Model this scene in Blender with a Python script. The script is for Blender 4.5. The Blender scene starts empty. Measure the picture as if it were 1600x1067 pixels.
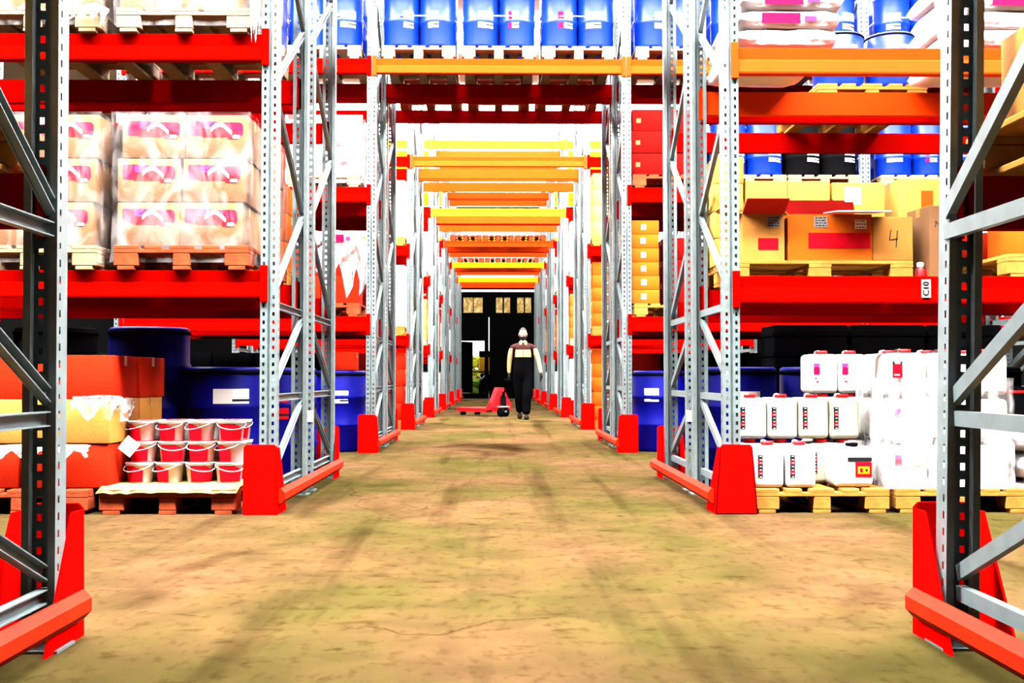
import bpy, bmesh, math, random
from mathutils import Vector, Matrix
random.seed(7)
SC = bpy.context.scene
COL = SC.collection
PI = math.pi

# ------------------------------------------------------------------ materials
def mat(name, col, rough=.6, metal=0., spec=.3, var=0., vscale=8., bump=0., bscale=30., emit=None, estr=0., trans=0., alpha=1.):
    m = bpy.data.materials.new(name); m.use_nodes = True
    nt = m.node_tree; b = nt.nodes['Principled BSDF']
    k = TONE.get(name, .5); col = tuple(x*k for x in col)
    c = (*col, 1)
    b.inputs['Base Color'].default_value = c
    b.inputs['Roughness'].default_value = rough
    b.inputs['Metallic'].default_value = metal
    b.inputs['Specular IOR Level'].default_value = spec
    tc = nt.nodes.new('ShaderNodeTexCoord')
    if var:
        n = nt.nodes.new('ShaderNodeTexNoise'); n.inputs['Scale'].default_value = vscale; n.inputs['Detail'].default_value = 5
        nt.links.new(tc.outputs['Object'], n.inputs['Vector'])
        r = nt.nodes.new('ShaderNodeValToRGB')
        r.color_ramp.elements[0].position = .3; r.color_ramp.elements[1].position = .7
        r.color_ramp.elements[0].color = (*[max(0, x*(1-var)) for x in col], 1)
        r.color_ramp.elements[1].color = (*[min(1, x*(1+var)) for x in col], 1)
        nt.links.new(n.outputs['Fac'], r.inputs['Fac']); nt.links.new(r.outputs['Color'], b.inputs['Base Color'])
    if bump:
        n2 = nt.nodes.new('ShaderNodeTexNoise'); n2.inputs['Scale'].default_value = bscale; n2.inputs['Detail'].default_value = 4
        nt.links.new(tc.outputs['Object'], n2.inputs['Vector'])
        bp = nt.nodes.new('ShaderNodeBump'); bp.inputs['Strength'].default_value = bump; bp.inputs['Distance'].default_value = .02
        nt.links.new(n2.outputs['Fac'], bp.inputs['Height']); nt.links.new(bp.outputs['Normal'], b.inputs['Normal'])
    if emit:
        b.inputs['Emission Color'].default_value = (*emit, 1); b.inputs['Emission Strength'].default_value = estr
    if trans: b.inputs['Transmission Weight'].default_value = trans
    if alpha < 1: b.inputs['Alpha'].default_value = alpha
    return m

# paint reflectance: most things here are mid-toned; only the vivid paints and the far black stay as listed
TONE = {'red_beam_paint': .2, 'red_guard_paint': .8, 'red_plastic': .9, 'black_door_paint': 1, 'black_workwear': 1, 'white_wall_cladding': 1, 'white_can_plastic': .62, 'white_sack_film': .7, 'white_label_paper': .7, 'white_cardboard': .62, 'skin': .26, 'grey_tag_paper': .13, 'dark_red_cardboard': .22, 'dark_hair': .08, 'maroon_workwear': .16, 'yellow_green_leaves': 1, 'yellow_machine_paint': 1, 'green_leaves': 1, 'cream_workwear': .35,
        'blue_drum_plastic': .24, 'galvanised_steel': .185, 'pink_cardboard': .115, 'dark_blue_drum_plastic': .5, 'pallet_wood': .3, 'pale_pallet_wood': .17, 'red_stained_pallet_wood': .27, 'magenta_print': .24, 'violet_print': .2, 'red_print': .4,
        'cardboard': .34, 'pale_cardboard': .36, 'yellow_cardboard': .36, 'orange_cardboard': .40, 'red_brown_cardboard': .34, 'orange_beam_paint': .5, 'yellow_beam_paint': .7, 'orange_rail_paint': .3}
M = {}
M['galv'] = mat('galvanised_steel', (.38, .50, .52), .45, .1, .35, .18, 14)
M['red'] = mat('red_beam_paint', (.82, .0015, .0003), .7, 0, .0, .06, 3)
M['orange'] = mat('orange_beam_paint', (.86, .040, .0005), .7, 0, .02, .06, 3)  # same beam paint, stronger light put into it as orange
M['yellow'] = mat('yellow_beam_paint', (.90, .34, .002), .7, 0, .02, .06, 3)  # same beam paint, brightest light put in as yellow; also label print
M['guard'] = mat('red_guard_paint', (.84, .0008, .0004), .7, 0, .0, .08, 6)
M['rail'] = mat('orange_rail_paint', (.80, .022, .001), .6, 0, .03, .2, 9)
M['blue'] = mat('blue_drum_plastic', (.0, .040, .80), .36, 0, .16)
M['darkblue'] = mat('dark_blue_drum_plastic', (.0, .0005, .17), .5, 0, .06)  # drum blue darkened to carry the shade near the floor; also clamp rings
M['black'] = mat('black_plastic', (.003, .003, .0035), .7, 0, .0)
M['white'] = mat('white_label_paper', (.86, .84, .82), .6, 0, .2)
M['whitep'] = mat('white_can_plastic', (.88, .86, .80), .4, 0, .35, .03, 5)
M['clearp'] = mat('milky_can_plastic', (.62, .62, .46), .35, 0, .4, .12, 7)
M['redp'] = mat('red_plastic', (.80, .002, .004), .45, 0, .2)
M['tagpaper'] = mat('grey_tag_paper', (.88, .84, .82), .7, 0, .02)
M['magenta'] = mat('magenta_print', (.74, .0, .075), .6, 0, .03, .25, 18)
M['redprint'] = mat('red_print', (.75, .002, .012), .6, 0, .03, .2, 20)
M['violet'] = mat('violet_print', (.75, .05, .45), .6, 0, .05, .2, 20)
M['ink'] = mat('black_ink', (.006, .005, .006), .7, 0, .1)
M['card'] = mat('cardboard', (.72, .30, .06), .85, 0, .02, .12, 4, .1, 60)
M['cardlight'] = mat('pale_cardboard', (.82, .46, .13), .85, 0, .02, .1, 4, .1, 60)
M['cardpink'] = mat('pink_cardboard', (.86, .38, .13), .75, 0, .15, .1, 5, .1, 60)
M['cardred'] = mat('red_brown_cardboard', (.66, .022, .004), .85, 0, .02, .15, 3, .1, 60)
M['cardorange'] = mat('orange_cardboard', (.76, .125, .008), .85, 0, .02, .1, 3, .1, 60)
M['carddark'] = mat('dark_red_cardboard', (.35, .004, .002), .85, 0, .02, .2, 3)  # red-brown cardboard with shade darkened into its colour
M['cardyellow'] = mat('yellow_cardboard', (.86, .50, .10), .85, 0, .02, .08, 3)
M['cardwhite'] = mat('white_cardboard', (.86, .80, .78), .7, 0, .15, .05, 3)
M['tape'] = mat('brown_tape', (.60, .27, .07), .3, 0, .4)
M['seam'] = mat('seam_shadow_gap', (.05, .02, .01), .9, 0, .05)
M['wood'] = mat('pallet_wood', (.74, .30, .055), .8, 0, .02, .25, 9, .2, 25)
M['woodpale'] = mat('pale_pallet_wood', (.84, .60, .34), .8, 0, .02, .18, 9, .2, 25)
M['woodred'] = mat('red_stained_pallet_wood', (.55, .09, .03), .8, 0, .02, .3, 9, .2, 25)  # pallet wood in a darker red tone
M['sack'] = mat('white_sack_film', (.88, .82, .83), .35, 0, .5, .05, 6, .5, 14)
M['skin'] = mat('skin', (.72, .46, .36), .55, 0, .3)
M['hair'] = mat('dark_hair', (.03, .008, .008), .7, 0, .2)
M['overall'] = mat('black_workwear', (.0009, .0009, .0012), .9, 0, .0)
M['maroon'] = mat('maroon_workwear', (.10, .012, .010), .85, 0, .1, .3, 40)
M['cream'] = mat('cream_workwear', (.85, .62, .28), .85, 0, .02, .12, 25)
M['shoe'] = mat('black_leather', (.003, .003, .003), .6, 0, .04)
M['doorblack'] = mat('black_door_paint', (.0006, .0006, .0007), 1, 0, .0)
M['trim'] = mat('grey_door_trim', (.55, .5, .5), .5, .2, .3)
M['wall'] = mat('dark_wall_cladding', (.003, .003, .003), .85, 0, .02, .03, 2)  # walls coloured near black so gaps between goods read as deep shade
M['roof'] = mat('white_roof_sheet', (.86, .85, .82), .85, 0, .02, .03, 2)
M['asphalt'] = mat('grey_asphalt', (.12, .11, .10), .9, 0, .1, .3, 30)
M['leaf'] = mat('green_leaves', (.16, .32, .02), .7, 0, .2, .5, 15)
M['leafyellow'] = mat('yellow_green_leaves', (.62, .60, .02), .7, 0, .05, .3, 12)
M['machine'] = mat('yellow_machine_paint', (.85, .42, .01), .4, 0, .4)
M['green'] = mat('green_plastic', (.0, .28, .03), .5, 0, .2)
M['steel'] = mat('dull_steel', (.35, .35, .36), .35, .7, .4)

def film_mat(name, col, dens, rough=.18, tint=(1, 1, 1)):
    m = bpy.data.materials.new(name); m.use_nodes = True
    nt = m.node_tree; nt.nodes.clear()
    out = nt.nodes.new('ShaderNodeOutputMaterial'); mix = nt.nodes.new('ShaderNodeMixShader')
    tr = nt.nodes.new('ShaderNodeBsdfTransparent'); tr.inputs[0].default_value = (*tint, 1); pb = nt.nodes.new('ShaderNodeBsdfPrincipled')
    pb.inputs['Base Color'].default_value = (*col, 1); pb.inputs['Roughness'].default_value = rough
    tc = nt.nodes.new('ShaderNodeTexCoord'); n = nt.nodes.new('ShaderNodeTexNoise')
    mp = nt.nodes.new('ShaderNodeMapping'); mp.inputs['Scale'].default_value = (5, 5, 3)
    nt.links.new(tc.outputs['Object'], mp.inputs['Vector']); nt.links.new(mp.outputs['Vector'], n.inputs['Vector'])
    n.inputs['Scale'].default_value = 1.3; n.inputs['Detail'].default_value = 5; n.inputs['Distortion'].default_value = 1.2
    mr = nt.nodes.new('ShaderNodeMapRange')
    mr.inputs['From Min'].default_value = .40; mr.inputs['From Max'].default_value = .68
    mr.inputs['To Min'].default_value = dens*.12; mr.inputs['To Max'].default_value = min(.95, dens*1.9)
    nt.links.new(n.outputs['Fac'], mr.inputs['Value']); nt.links.new(mr.outputs['Result'], mix.inputs['Fac'])
    bp = nt.nodes.new('ShaderNodeBump'); bp.inputs['Strength'].default_value = .5; bp.inputs['Distance'].default_value = .02
    nt.links.new(n.outputs['Fac'], bp.inputs['Height']); nt.links.new(bp.outputs['Normal'], pb.inputs['Normal'])
    nt.links.new(tr.outputs[0], mix.inputs[1]); nt.links.new(pb.outputs[0], mix.inputs[2]); nt.links.new(mix.outputs[0], out.inputs[0])
    return m
M['film'] = film_mat('clear_stretch_film', (.5, .46, .46), .10)
M['filmthick'] = film_mat('milky_stretch_film', (.6, .55, .56), .5)
M['glass'] = film_mat('dirty_window_glass', (.5, .4, .2), .25, .2, (.46, .36, .16))

def emis(name, col, s):
    m = bpy.data.materials.new(name); m.use_nodes = True
    nt = m.node_tree; nt.nodes.clear()
    e = nt.nodes.new('ShaderNodeEmission'); e.inputs[0].default_value = (*col, 1); e.inputs[1].default_value = s
    o = nt.nodes.new('ShaderNodeOutputMaterial'); nt.links.new(e.outputs[0], o.inputs[0])
    return m

def floor_mat():
    m = bpy.data.materials.new('stained_concrete'); m.use_nodes = True
    nt = m.node_tree; b = nt.nodes['Principled BSDF']; L = nt.links
    tc = nt.nodes.new('ShaderNodeTexCoord')
    def noise(scale, vec_scale, det=6, dist=0.):
        mp = nt.nodes.new('ShaderNodeMapping'); mp.inputs['Scale'].default_value = vec_scale
        L.new(tc.outputs['Object'], mp.inputs['Vector'])
        n = nt.nodes.new('ShaderNodeTexNoise'); n.inputs['Scale'].default_value = scale
        n.inputs['Detail'].default_value = det; n.inputs['Distortion'].default_value = dist
        L.new(mp.outputs['Vector'], n.inputs['Vector']); return n
    def ramp(src, p0, c0, p1, c1):
        r = nt.nodes.new('ShaderNodeValToRGB'); e = r.color_ramp.elements
        e[0].position, e[1].position = p0, p1; e[0].color = (*c0, 1); e[1].color = (*c1, 1)
        L.new(src, r.inputs['Fac']); return r
    def mixc(fac, a, bb, mode='MIX'):
        x = nt.nodes.new('ShaderNodeMix'); x.data_type = 'RGBA'; x.blend_type = mode
        if isinstance(fac, float): x.inputs[0].default_value = fac
        else: L.new(fac, x.inputs[0])
        L.new(a, x.inputs[6]); L.new(bb, x.inputs[7]); return x.outputs[2]
    n1 = noise(.9, (1, .6, 1), 6); big = ramp(n1.outputs['Fac'], .38, (.0225, .0185, .0056), .62, (.0390, .0222, .0110))
    n2 = noise(3.2, (1, 1, 1), 7, .6); mid = ramp(n2.outputs['Fac'], .35, (.78, .76, .70), .65, (1.12, 1.06, 1.0))
    c = mixc(1., big.outputs['Color'], mid.outputs['Color'], 'MULTIPLY')
    n3 = noise(22, (1, .5, 1), 6); fine = ramp(n3.outputs['Fac'], .30, (.72, .68, .62), .46, (1, 1, 1))
    c = mixc(1., c, fine.outputs['Color'], 'MULTIPLY')
    # tyre tracks along the passage
    n4 = noise(1.6, (2.2, .12, 1), 4); tyre = ramp(n4.outputs['Fac'], .30, (.50, .46, .44), .45, (1, 1, 1))
    c = mixc(1., c, tyre.outputs['Color'], 'MULTIPLY')
    # oily blotches
    n5 = noise(.55, (1, .8, 1), 5, 1.0); oil = ramp(n5.outputs['Fac'], .28, (.34, .26, .24), .40, (1, 1, 1))
    c = mixc(1., c, oil.outputs['Color'], 'MULTIPLY')
    # hairline cracks
    v = nt.nodes.new('ShaderNodeTexVoronoi'); v.feature = 'DISTANCE_TO_EDGE'; v.inputs['Scale'].default_value = .42
    nd = noise(1.7, (1, 1, 1), 5)
    ad = nt.nodes.new('ShaderNodeVectorMath'); ad.operation = 'MULTIPLY_ADD'
    L.new(nd.outputs['Color'], ad.inputs[0]); ad.inputs[1].default_value = (.9, .9, 0); L.new(tc.outputs['Object'], ad.inputs[2])
    L.new(ad.outputs[0], v.inputs['Vector'])
    crack = ramp(v.outputs['Distance'], .0012, (.42, .34, .28), .005, (1, 1, 1))
    nm = noise(.5, (1, 1, 1), 3); cm = ramp(nm.outputs['Fac'], .50, (0, 0, 0), .58, (1, 1, 1))
    cracked = mixc(1., c, crack.outputs['Color'], 'MULTIPLY')
    c = mixc(cm.outputs['Color'], c, cracked)
    nf = noise(11, (.7, 1.1, 1), 8, .4); fl = ramp(nf.outputs['Fac'], .30, (.66, .60, .54), .40, (1, 1, 1))
    c = mixc(1., c, fl.outputs['Color'], 'MULTIPLY')
    L.new(c, b.inputs['Base Color'])
    b.inputs['Roughness'].default_value = .8; b.inputs['Specular IOR Level'].default_value = .0
    bp = nt.nodes.new('ShaderNodeBump'); bp.inputs['Strength'].default_value = .25; bp.inputs['Distance'].default_value = .01
    L.new(n3.outputs['Fac'], bp.inputs['Height']); L.new(bp.outputs['Normal'], b.inputs['Normal'])
    return m
M['floor'] = floor_mat()

# ------------------------------------------------------------------ mesh helpers
class MB:
    def __init__(s): s.bm = bmesh.new(); s.mi = 0
    def _faces(s, before):
        for f in s.bm.faces:
            if f.index == -1 or f not in before: pass
    def box(s, x0, x1, y0, y1, z0, z1, mi=0, bev=0., seg=1):
        t = bmesh.new()
        vs = [t.verts.new(p) for p in ((x0,y0,z0),(x1,y0,z0),(x1,y1,z0),(x0,y1,z0),(x0,y0,z1),(x1,y0,z1),(x1,y1,z1),(x0,y1,z1))]
        for q in ((0,3,2,1),(4,5,6,7),(0,1,5,4),(1,2,6,5),(2,3,7,6),(3,0,4,7)): t.faces.new([vs[i] for i in q])
        if bev: bmesh.ops.bevel(t, geom=t.edges[:], offset=bev, segments=seg, affect='EDGES', profile=.5)
        s._add(t, mi, seg > 1); return s
    def _add(s, t, mi, smooth=False, mtx=None):
        if mtx is not None: t.transform(mtx)
        mp = {v: s.bm.verts.new(v.co) for v in t.verts}
        for f in t.faces:
            try: g = s.bm.faces.new([mp[v] for v in f.verts])
            except ValueError: continue
            g.material_index = mi; g.smooth = smooth or f.smooth
        t.free()
    def poly(s, pts, mi=0):
        f = s.bm.faces.new([s.bm.verts.new(p) for p in pts]); f.material_index = mi; return s
    def prism(s, pts2, plane, a, b, mi=0):
        # pts2 closed outline; plane 'xz' extruded on y, 'yz' on x, 'xy' on z
        def P(p, t):
            return {'xz': (p[0], t, p[1]), 'yz': (t, p[0], p[1]), 'xy': (p[0], p[1], t)}[plane]
        t = bmesh.new()
        A = [t.verts.new(P(p, a)) for p in pts2]; B = [t.verts.new(P(p, b)) for p in pts2]
        n = len(pts2); t.faces.new(A); t.faces.new(B[::-1])
        for i in range(n): t.faces.new((A[i], B[i], B[(i+1) % n], A[(i+1) % n]))
        bmesh.ops.recalc_face_normals(t, faces=t.faces[:])
        s._add(t, mi); return s
    def lathe(s, prof, n=24, mi=0, cx=0, cy=0, mis=None, smooth=True):
        rings = []
        for r, z in prof:
            rings.append([s.bm.verts.new((cx+r*math.cos(2*PI*k/n), cy+r*math.sin(2*PI*k/n), z)) for k in range(n)])
        for i in range(len(rings)-1):
            for k in range(n):
                f = s.bm.faces.new((rings[i][k], rings[i][(k+1) % n], rings[i+1][(k+1) % n], rings[i+1][k]))
                f.material_index = mis[i] if mis else mi; f.smooth = smooth
        f = s.bm.faces.new(rings[0][::-1]); f.material_index = mi
        f = s.bm.faces.new(rings[-1]); f.material_index = mi
        return s
    def bar(s, p, q, w, h, mi=0, up=(0, 0, 1)):
        p, q = Vector(p), Vector(q); d = q-p; L = d.length; d.normalize()
        u = Vector(up)
        if abs(d.dot(u)) > .98: u = Vector((1, 0, 0))
        sx = d.cross(u).normalized(); sz = sx.cross(d).normalized()
        t = bmesh.new(); vs = []
        for e in (0, L):
            for a, b in ((-1,-1),(1,-1),(1,1),(-1,1)):
                vs.append(t.verts.new(p+d*e+sx*(a*w/2)+sz*(b*h/2)))
        for q4 in ((0,3,2,1),(4,5,6,7),(0,1,5,4),(1,2,6,5),(2,3,7,6),(3,0,4,7)): t.faces.new([vs[i] for i in q4])
        bmesh.ops.recalc_face_normals(t, faces=t.faces[:])
        s._add(t, mi); return s
    def tube(s, pts, r, n=8, mi=0, closed=False):
        pts = [Vector(p) for p in pts]; rings = []
        for i, p in enumerate(pts):
            a = pts[i-1] if (i > 0 or closed) else p; b = pts[(i+1) % len(pts)] if (i < len(pts)-1 or closed) else p
            d = (b-a).normalized(); u = Vector((0, 0, 1)) if abs(d.z) < .9 else Vector((1, 0, 0))
            x = d.cross(u).normalized(); y = x.cross(d)
            rings.append([s.bm.verts.new(p+x*r*math.cos(2*PI*k/n)+y*r*math.sin(2*PI*k/n)) for k in range(n)])
        m = len(rings)
        for i in range(m if closed else m-1):
            A, B = rings[i], rings[(i+1) % m]
            for k in range(n):
                f = s.bm.faces.new((A[k], A[(k+1) % n], B[(k+1) % n], B[k])); f.material_index = mi; f.smooth = True
        if not closed:
            s.bm.faces.new(rings[0][::-1]).material_index = mi; s.bm.faces.new(rings[-1]).material_index = mi
        return s
    def mesh(s, name, mats):
        me = bpy.data.meshes.new(name); s.bm.to_mesh(me); s.bm.free()
        for m in (mats if isinstance(mats, (list, tuple)) else [mats]): me.materials.append(M[m] if isinstance(m, str) else m)
        return me

CACHE = {}
def cached(key, fn):
    if key not in CACHE: CACHE[key] = fn()
    return CACHE[key]

def O(name, me, parent=None, loc=(0, 0, 0), rz=0., rot=None):
    o = bpy.data.objects.new(name, me); COL.objects.link(o)
    o.location = loc; o.rotation_euler = rot if rot else (0, 0, rz)
    if parent: o.parent = parent
    return o
LABELS = {}
def tag(o, label, cat, group=None):
    o['label'] = label; o['category'] = cat
    if group: o['group'] = group
    LABELS.setdefault(label, []).append(o.name)
    n = len(label.split())
    if not 4 <= n <= 16: print('LABEL LENGTH', n, label)
    return o
def struct(name, me, loc=(0, 0, 0), parent=None, rz=0.):
    o = O(name, me, parent, loc, rz)
    if not parent: o['kind'] = 'structure'
    return o
ORD = ['bottom', 'second', 'third', 'fourth', 'fifth', 'sixth', 'seventh', 'eighth']
NTH = ['first', 'second', 'third', 'fourth', 'fifth', 'sixth', 'seventh', 'eighth']
def tier(k, n):
    if n == 1: return 'single'
    return 'bottom' if k == 0 else 'top' if k == n-1 else ('middle' if n == 3 else ORD[k])

# ------------------------------------------------------------------ camera
# f = 1750 px on the 1600 px frame; vanishing point of the passage at (777, 590)
cam = bpy.data.cameras.new('camera'); co = bpy.data.objects.new('camera', cam); COL.objects.link(co)
cam.sensor_width = 36; cam.lens = 1750/1600*36; cam.clip_end = 300; cam.clip_start = .05
co.location = (0, 0, .8)
yaw = math.atan(23/1750); pitch = math.atan(57/1750)
co.rotation_euler = (PI/2+pitch, 0, -yaw)
SC.camera = co

# ------------------------------------------------------------------ setting
WX, YB, YF, ZC = 13.0, -7.0, 42.3, 7.3
struct('floor', MB().box(-WX, WX, YB, YF+.3, -.2, 0).mesh('floor', 'floor'))
struct('wall_left', MB().box(-WX-.2, -WX, YB, YF+.3, 0, ZC).mesh('wall', 'wall'))
struct('wall_right', MB().box(WX, WX+.2, YB, YF+.3, 0, ZC).mesh('wall', 'wall'))
struct('wall_back', MB().box(-WX, WX, YB-.2, YB, 0, ZC).mesh('wall', 'wall'))
DX0, DX1, DZ = -1.75, 1.75, 4.05
w = MB()
w.box(-WX, DX0, YF, YF+.3, 0, ZC); w.box(DX1, WX, YF, YF+.3, 0, ZC); w.box(DX0, DX1, YF, YF+.3, DZ, ZC)
struct('wall_far', w.mesh('wall_far', 'wall'))
struct('ceiling', MB().box(-WX, WX, YB, YF+.3, ZC, ZC+.2).mesh('ceiling', 'roof'))

# ---- big black gate at the far end (door_1), open sky outside
dr = bpy.data.objects.new('door_1', None); COL.objects.link(dr); dr.location = (0, YF+.02, 0); dr['kind'] = 'structure'
def dx(px): return (px-777)/1750*YF
def dz(py): return .8+(590-py)/1750*YF
leaf = MB()
# openings: panes row and the wicket opening
panes = [(724, 739), (740, 754), (775, 785), (787.5, 797), (808, 818.5), (820.5, 830)]
pz0, pz1 = dz(488), dz(464)
wx0, wx1, wz1 = dx(721), dx(757), dz(532)
xs = sorted([DX0, DX1] + [dx(v) for p in panes for v in p])
leaf.box(DX0, DX1, 0, .07, pz1, DZ)
for i in range(0, len(xs), 2): leaf.box(xs[i], xs[i+1], 0, .07, pz0, pz1)
gx = dx(764); sz = dz(495)
leaf.box(DX0, DX1, 0, .07, sz, pz0); leaf.box(DX0, gx-.016, 0, .07, wz1, sz); leaf.box(gx+.016, DX1, 0, .07, wz1, sz)
leaf.box(DX0, wx0, 0, .07, .02, wz1); leaf.box(wx1, gx-.016, 0, .07, .02, wz1); leaf.box(gx+.016, DX1, 0, .07, .02, wz1)
leaf.box(wx0, wx1, 0, .07, .02, .22)
leaf_o = O('door_leaf', leaf.mesh('door_leaf', 'doorblack'), dr)
for a, b in panes:
    O('pane', MB().box(dx(a), dx(b), .02, .03, pz0, pz1).mesh('pane', 'glass'), dr)
wk = MB().box(0, (wx1-wx0)-.02, 0, .05, .24, wz1-.02)
O('wicket_door', wk.mesh('wicket', 'doorblack'), dr, (wx0+.01, .1, 0), rz=math.radians(62))
O('door_lintel', MB().box(DX0-.1, DX1+.1, -.05, .0, DZ, DZ+.09).mesh('lintel', 'trim'), dr)
for sx in (-.55, .75):
    O('cross_rail', MB().box(sx-.5, sx+.45, -.02, .0, 1.0, 1.05).mesh('xr', 'doorblack'), dr)

# outside, seen through the wicket
struct('ground', MB().box(-8, 8, YF+.3, YF+26, -.25, -.05).mesh('ground', 'asphalt'))
def blob(name, n, box, r0, r1, mt, seed=1):
    rnd = random.Random(seed); m = MB()
    for i in range(n):
        t = bmesh.new(); bmesh.ops.create_icosphere(t, subdivisions=1, radius=rnd.uniform(r0, r1))
        for v in t.verts: v.co *= rnd.uniform(.75, 1.25)
        m._add(t, 0, False, Matrix.Translation((rnd.uniform(*box[0]), rnd.uniform(*box[1]), rnd.uniform(*box[2]))))
    return m.mesh(name, mt)
sh = O('shrub', blob('shrub', 60, ((-.5, .35), (-.3, .3), (.15, .75)), .08, .2, 'leaf'), None, (dx(747), YF+6.2, -.05))
tag(sh, 'green leafy shrub outside, low in the open wicket doorway', 'shrub')
s2 = O('shrub', blob('bush', 90, ((-.45, .45), (-.3, .3), (.2, 1.75)), .1, .22, 'leafyellow', 4), None, (dx(746)*1.2, YF+8.5, -.05))
tag(s2, 'tall yellow-green bush outside behind the yellow machine, through the wicket', 'shrub')
fk = bpy.data.objects.new('forklift', None); COL.objects.link(fk); fk.location = (dx(753)*1.11+.28, YF+5, -.05)
tag(fk, 'yellow machine with black cab roof outside the open wicket door', 'vehicle')
O('body', MB().box(-.42, .5, -.5, .6, 1.05, 1.72, 0, .06, 2).mesh('fkb', 'machine'), fk)
O('roof', MB().box(-.4, .5, -.5, .6, 1.74, 1.98, 0, .03).mesh('fkr', 'black'), fk)
O('chassis', MB().box(-.35, .5, -.5, .7, .3, 1.04, 0, .05).mesh('fkc', 'black'), fk)
O('hose', MB().tube([(-.42, -.53, 1.0), (-.3, -.55, .8), (-.15, -.53, .95)], .035).mesh('fkh', 'white'), fk)
for sx in (-.32, .4):
    O('wheel', MB().lathe([(.05, -.09), (.28, -.09), (.3, -.05), (.3, .05), (.28, .09), (.05, .09)], 20).mesh('fkw', 'black'), fk, (sx, -.4, .3), rot=(0, PI/2, 0))

# ---- glowing roof panels, added to light the racks and whiten the far roof
def glow_panel(i, x0, x1, y0, y1, s, col=(1, .97, .93)):
    me = MB().box(x0, x1, y0, y1, ZC-.06, ZC-.01).mesh('rooflight', emis('daylight_%d' % i, col, s))
    struct('window_%d' % i, me)
RL = [(3.45, 5.1, 300), (9.4, 11.2, 165), (14.8, 16.6, 210), (20.0, 22.0, 190), (24.6, 42.0, 22)]
for i, (a, b, s) in enumerate(RL): glow_panel(i+1, -7, 7, a, b, s)
# added glowing panel standing in for the bright upper end wall
struct('window_20', MB().box(-10, 10, YF-.05, YF-.01, 4.3, 7.1).mesh('gable_glazing', emis('daylight_gable', (1, .98, .95), 3)))
w = bpy.data.worlds.new('sky'); SC.world = w; w.use_nodes = True
w.node_tree.nodes['Background'].inputs[0].default_value = (1, .98, .94, 1); w.node_tree.nodes['Background'].inputs[1].default_value = 2.2

# ------------------------------------------------------------------ pallet racks
def upright_mesh(H):
    m = MB(); bm = m.bm; p = .05; hh = .022; n = int(H/p)
    def strip(a, b):
        m.poly([(a[0], a[1], 0), (b[0], b[1], 0), (b[0], b[1], H), (a[0], a[1], H)])
    def holed(a, b, t0, t1, off):
        A, B = Vector((*a, 0)), Vector((*b, 0))
        P, Q = A.lerp(B, t0), A.lerp(B, t1)
        strip(a, P[:2]); strip(Q[:2], b)
        z = 0
        for i in range(n):
            z1 = i*p+off
            m.poly([(P.x, P.y, z), (Q.x, Q.y, z), (Q.x, Q.y, z1), (P.x, P.y, z1)]); z = z1+hh
        m.poly([(P.x, P.y, z), (Q.x, Q.y, z), (Q.x, Q.y, H), (P.x, P.y, H)])
    holed((-.05, 0), (-.008, 0), .33, .67, .02); holed((.008, 0), (.05, 0), .33, .67, .02)
    strip((-.008, 0), (-.004, .012)); strip((-.004, .012), (.004, .012)); strip((.004, .012), (.008, 0))
    holed((.05, 0), (.05, .08), .62, .76, .03); holed((-.05, .08), (-.05, 0), .24, .38, .03)
    strip((.05, .08), (.028, .08)); strip((-.028, .08), (-.05, .08))
    strip((.028, .08), (.028, .07)); strip((-.028, .07), (-.028, .08))
    return m.mesh('upright', 'galv')
HU = 6.6
UP = upright_mesh(HU)
FOOT = MB().box(-.07, .07, -.03, .11, 0, .008).mesh('foot_plate', 'galv')
BH = .16
PROF = [(0, BH), (-.007, BH-.003), (.003, .090), (-.004, .084), (-.017, .012), (-.015, .002), (-.010, 0), (.05, 0), (.05, BH)]
def beam_mesh(L, mt):
    return cached(('beam', round(L, 3), mt), lambda: MB().prism(PROF, 'yz', -L/2, L/2).mesh('beam', mt))
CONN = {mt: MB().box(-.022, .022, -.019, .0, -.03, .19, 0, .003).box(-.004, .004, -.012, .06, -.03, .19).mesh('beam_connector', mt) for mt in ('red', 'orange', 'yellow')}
def brace_list():
    L = [((.05, .16), (1.05, .16)), ((.05, .68), (1.05, .68)), ((.05, 1.24), (1.05, 1.24)), ((.06, .22), (1.04, .64)), ((.06, .74), (1.04, 1.20))]
    z = 1.30; a = 0
    while z < HU-.8:
        L.append(((.06, z), (1.04, z+.60)) if a == 0 else ((1.04, z), (.06, z+.60))); z += .64; a ^= 1
    return L
def brace_mesh(p, q):
    def f():
        m = MB(); m.bar((0, p[0], p[1]), (0, q[0], q[1]), .004, .045); 
        m.bar((.014, p[0], p[1]+.02), (.014, q[0], q[1]+.02), .026, .004); m.bar((.014, p[0], p[1]-.02), (.014, q[0], q[1]-.02), .026, .004)
        return m.mesh('brace', 'galv')
    return cached(('brace', p, q), f)
BR = brace_list()

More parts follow.
